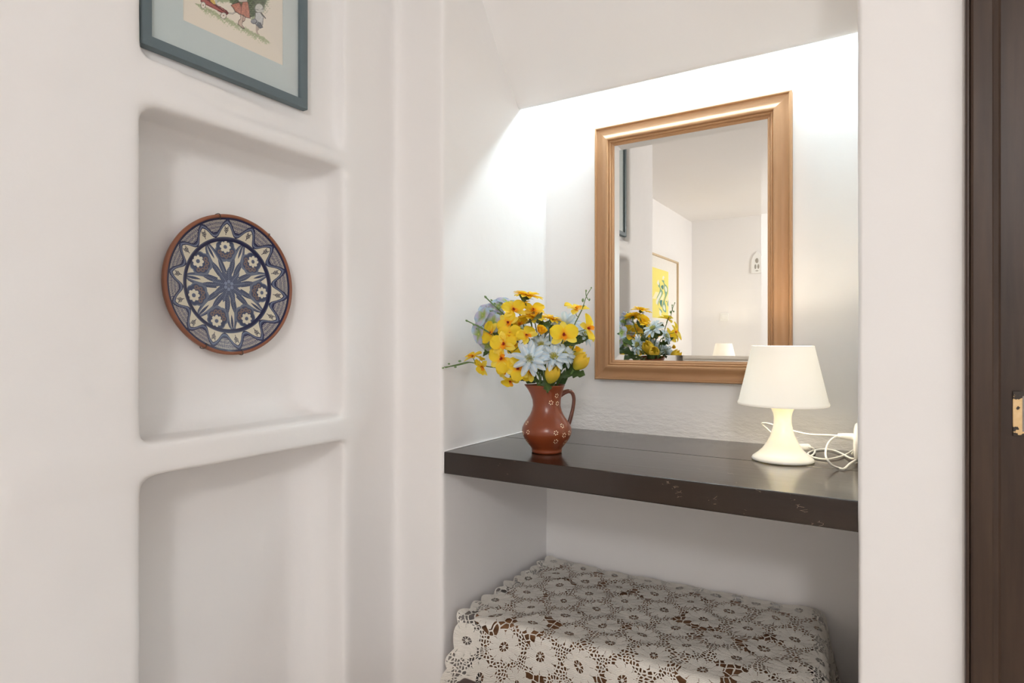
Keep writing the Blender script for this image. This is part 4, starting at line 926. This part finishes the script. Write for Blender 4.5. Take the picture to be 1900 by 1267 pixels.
# ------------------------------------------------------------------ the far end of the room, seen in the mirror
dw = thing('chest_of_drawers', 'cream painted chest of drawers at the far end of the room', 'chest of drawers', (-1.25, -2.02, 0))
PALE = plain('cream_painted_wood', (.74, .70, .64), .5, .3, nscale=12)
bevel(obj('top', *box(-1.60, -.86, -2.32, -1.74, .928, .950), PALE, dw), .004, 2); bevel(obj('carcass', *box(-1.58, -.88, -2.31, -1.765, .0, .927), PALE, dw), .003, 2)
for k in range(3):
    q = obj('drawer', *box(-1.565, -.895, -1.764, -1.748, .06+k*.29, .335+k*.29), PALE, dw); bevel(q, .003, 2)
    obj('knob', *ball((-1.23, -1.738, .20+k*.29), .013, 8), BRASS, q, smooth=True)
table_lamp((-1.245, -1.92, .950), 'lit white lamp on the chest of drawers, seen small in the mirror', 9.0)
# yellow picture on the left wall of the room
wp = thing('wall_picture', 'large pale framed yellow and green painting reflected in the mirror', 'picture', (-1.63, -1.28, 1.33))
GF = plain('pale_gilt', (.60, .47, .30), .45, .4, .2); y0, y1, z0, z1 = -1.80, -.76, 1.33, 1.967
V, Fc = join(box(-1.638, -1.612, y0, y1, z0, z0+.014), box(-1.638, -1.612, y0, y1, z1-.014, z1), box(-1.638, -1.612, y0, y0+.014, z0, z1), box(-1.638, -1.612, y1-.014, y1, z0, z1))
obj('frame', V, Fc, GF, wp); obj('mat_board', *box(-1.637, -1.628, y0+.012, y1-.012, z0+.012, z1-.012), plain('cream_card', (.80, .78, .73), .9, .1), wp)
n1, n2 = 120, 90; gy, gz = np.meshgrid(np.linspace(-1.54, -1.02, n1), np.linspace(1.445, 1.855, n2)); V = np.stack([np.full(gy.size, -1.6272), gy.ravel(), gz.ravel()], 1)
Y_, Zz = V[:, 1], V[:, 2]; q = np.sin(Y_*38+np.sin(Zz*31)*1.7)+np.cos(Zz*44+Y_*21)*.8
Co = np.tile(np.array((.86, .76, .22)), (len(V), 1)); rr_ = np.hypot(Y_+1.40, (Zz-1.63)*1.2)
Co[(rr_ < .17) & (q > .1)] = (.24, .40, .27); Co[(rr_ < .12) & (q < -.6)] = (.10, .24, .22); Co[(rr_ < .21) & (q > 1.1)] = (.80, .82, .70); Co[(Zz > 1.60) & (Zz < 1.66) & (q < -.4)] = (.90, .84, .55)
idx = np.arange(n1*n2).reshape(n2, n1); Fq = np.stack([idx[:-1, :-1], idx[:-1, 1:], idx[1:, 1:], idx[1:, :-1]], -1).reshape(-1, 4)
obj('painting', V, Fq, PRINTM, wp, cols=Co)
t = thing('light_switch', 'small white square light switch on the far wall, seen in the mirror', 'switch', (-1.33, -2.33, 1.485))
bevel(obj('switch_plate', *box(-1.368, -1.292, -2.330, -2.318, 1.447, 1.523), WHITEPL, t), .003, 2); bevel(obj('rocker', *box(-1.350, -1.310, -2.318, -2.313, 1.465, 1.505), WHITEPL, t), .002, 2)
t = thing('wall_plaque', 'white pierced ceramic wall plaque with tulip motif, seen in the mirror', 'ornament', (-1.03, -2.33, 1.88))
pts = [(-1.085, 1.885), (-.985, 1.885), (-.985, 2.0), (-1.0, 2.05), (-1.035, 2.085), (-1.07, 2.05), (-1.085, 2.0)]
V = [(x, y, z) for y in (-2.329, -2.315) for x, z in pts]; n = len(pts); Fc = [tuple(range(n)), tuple(range(2*n-1, n-1, -1))]+[(i, n+i, n+(i+1) % n, (i+1) % n) for i in range(n)]
bevel(obj('plaque_body', V, Fc, WHITEPL, t), .003, 2)
GRY = plain('grey_glaze', (.35, .33, .29), .5)
obj('plaque_motif', *join(ball((-1.035, -2.315, 2.0), .018, 8, (.8, .25, 1.3)), ball((-1.048, -2.315, 1.945), .014, 8, (.6, .25, 1.6)), ball((-1.022, -2.315, 1.945), .014, 8, (.6, .25, 1.6)), ball((-1.035, -2.315, 1.905), .010, 8, (1.4, .25, .4))), GRY, t, smooth=True)
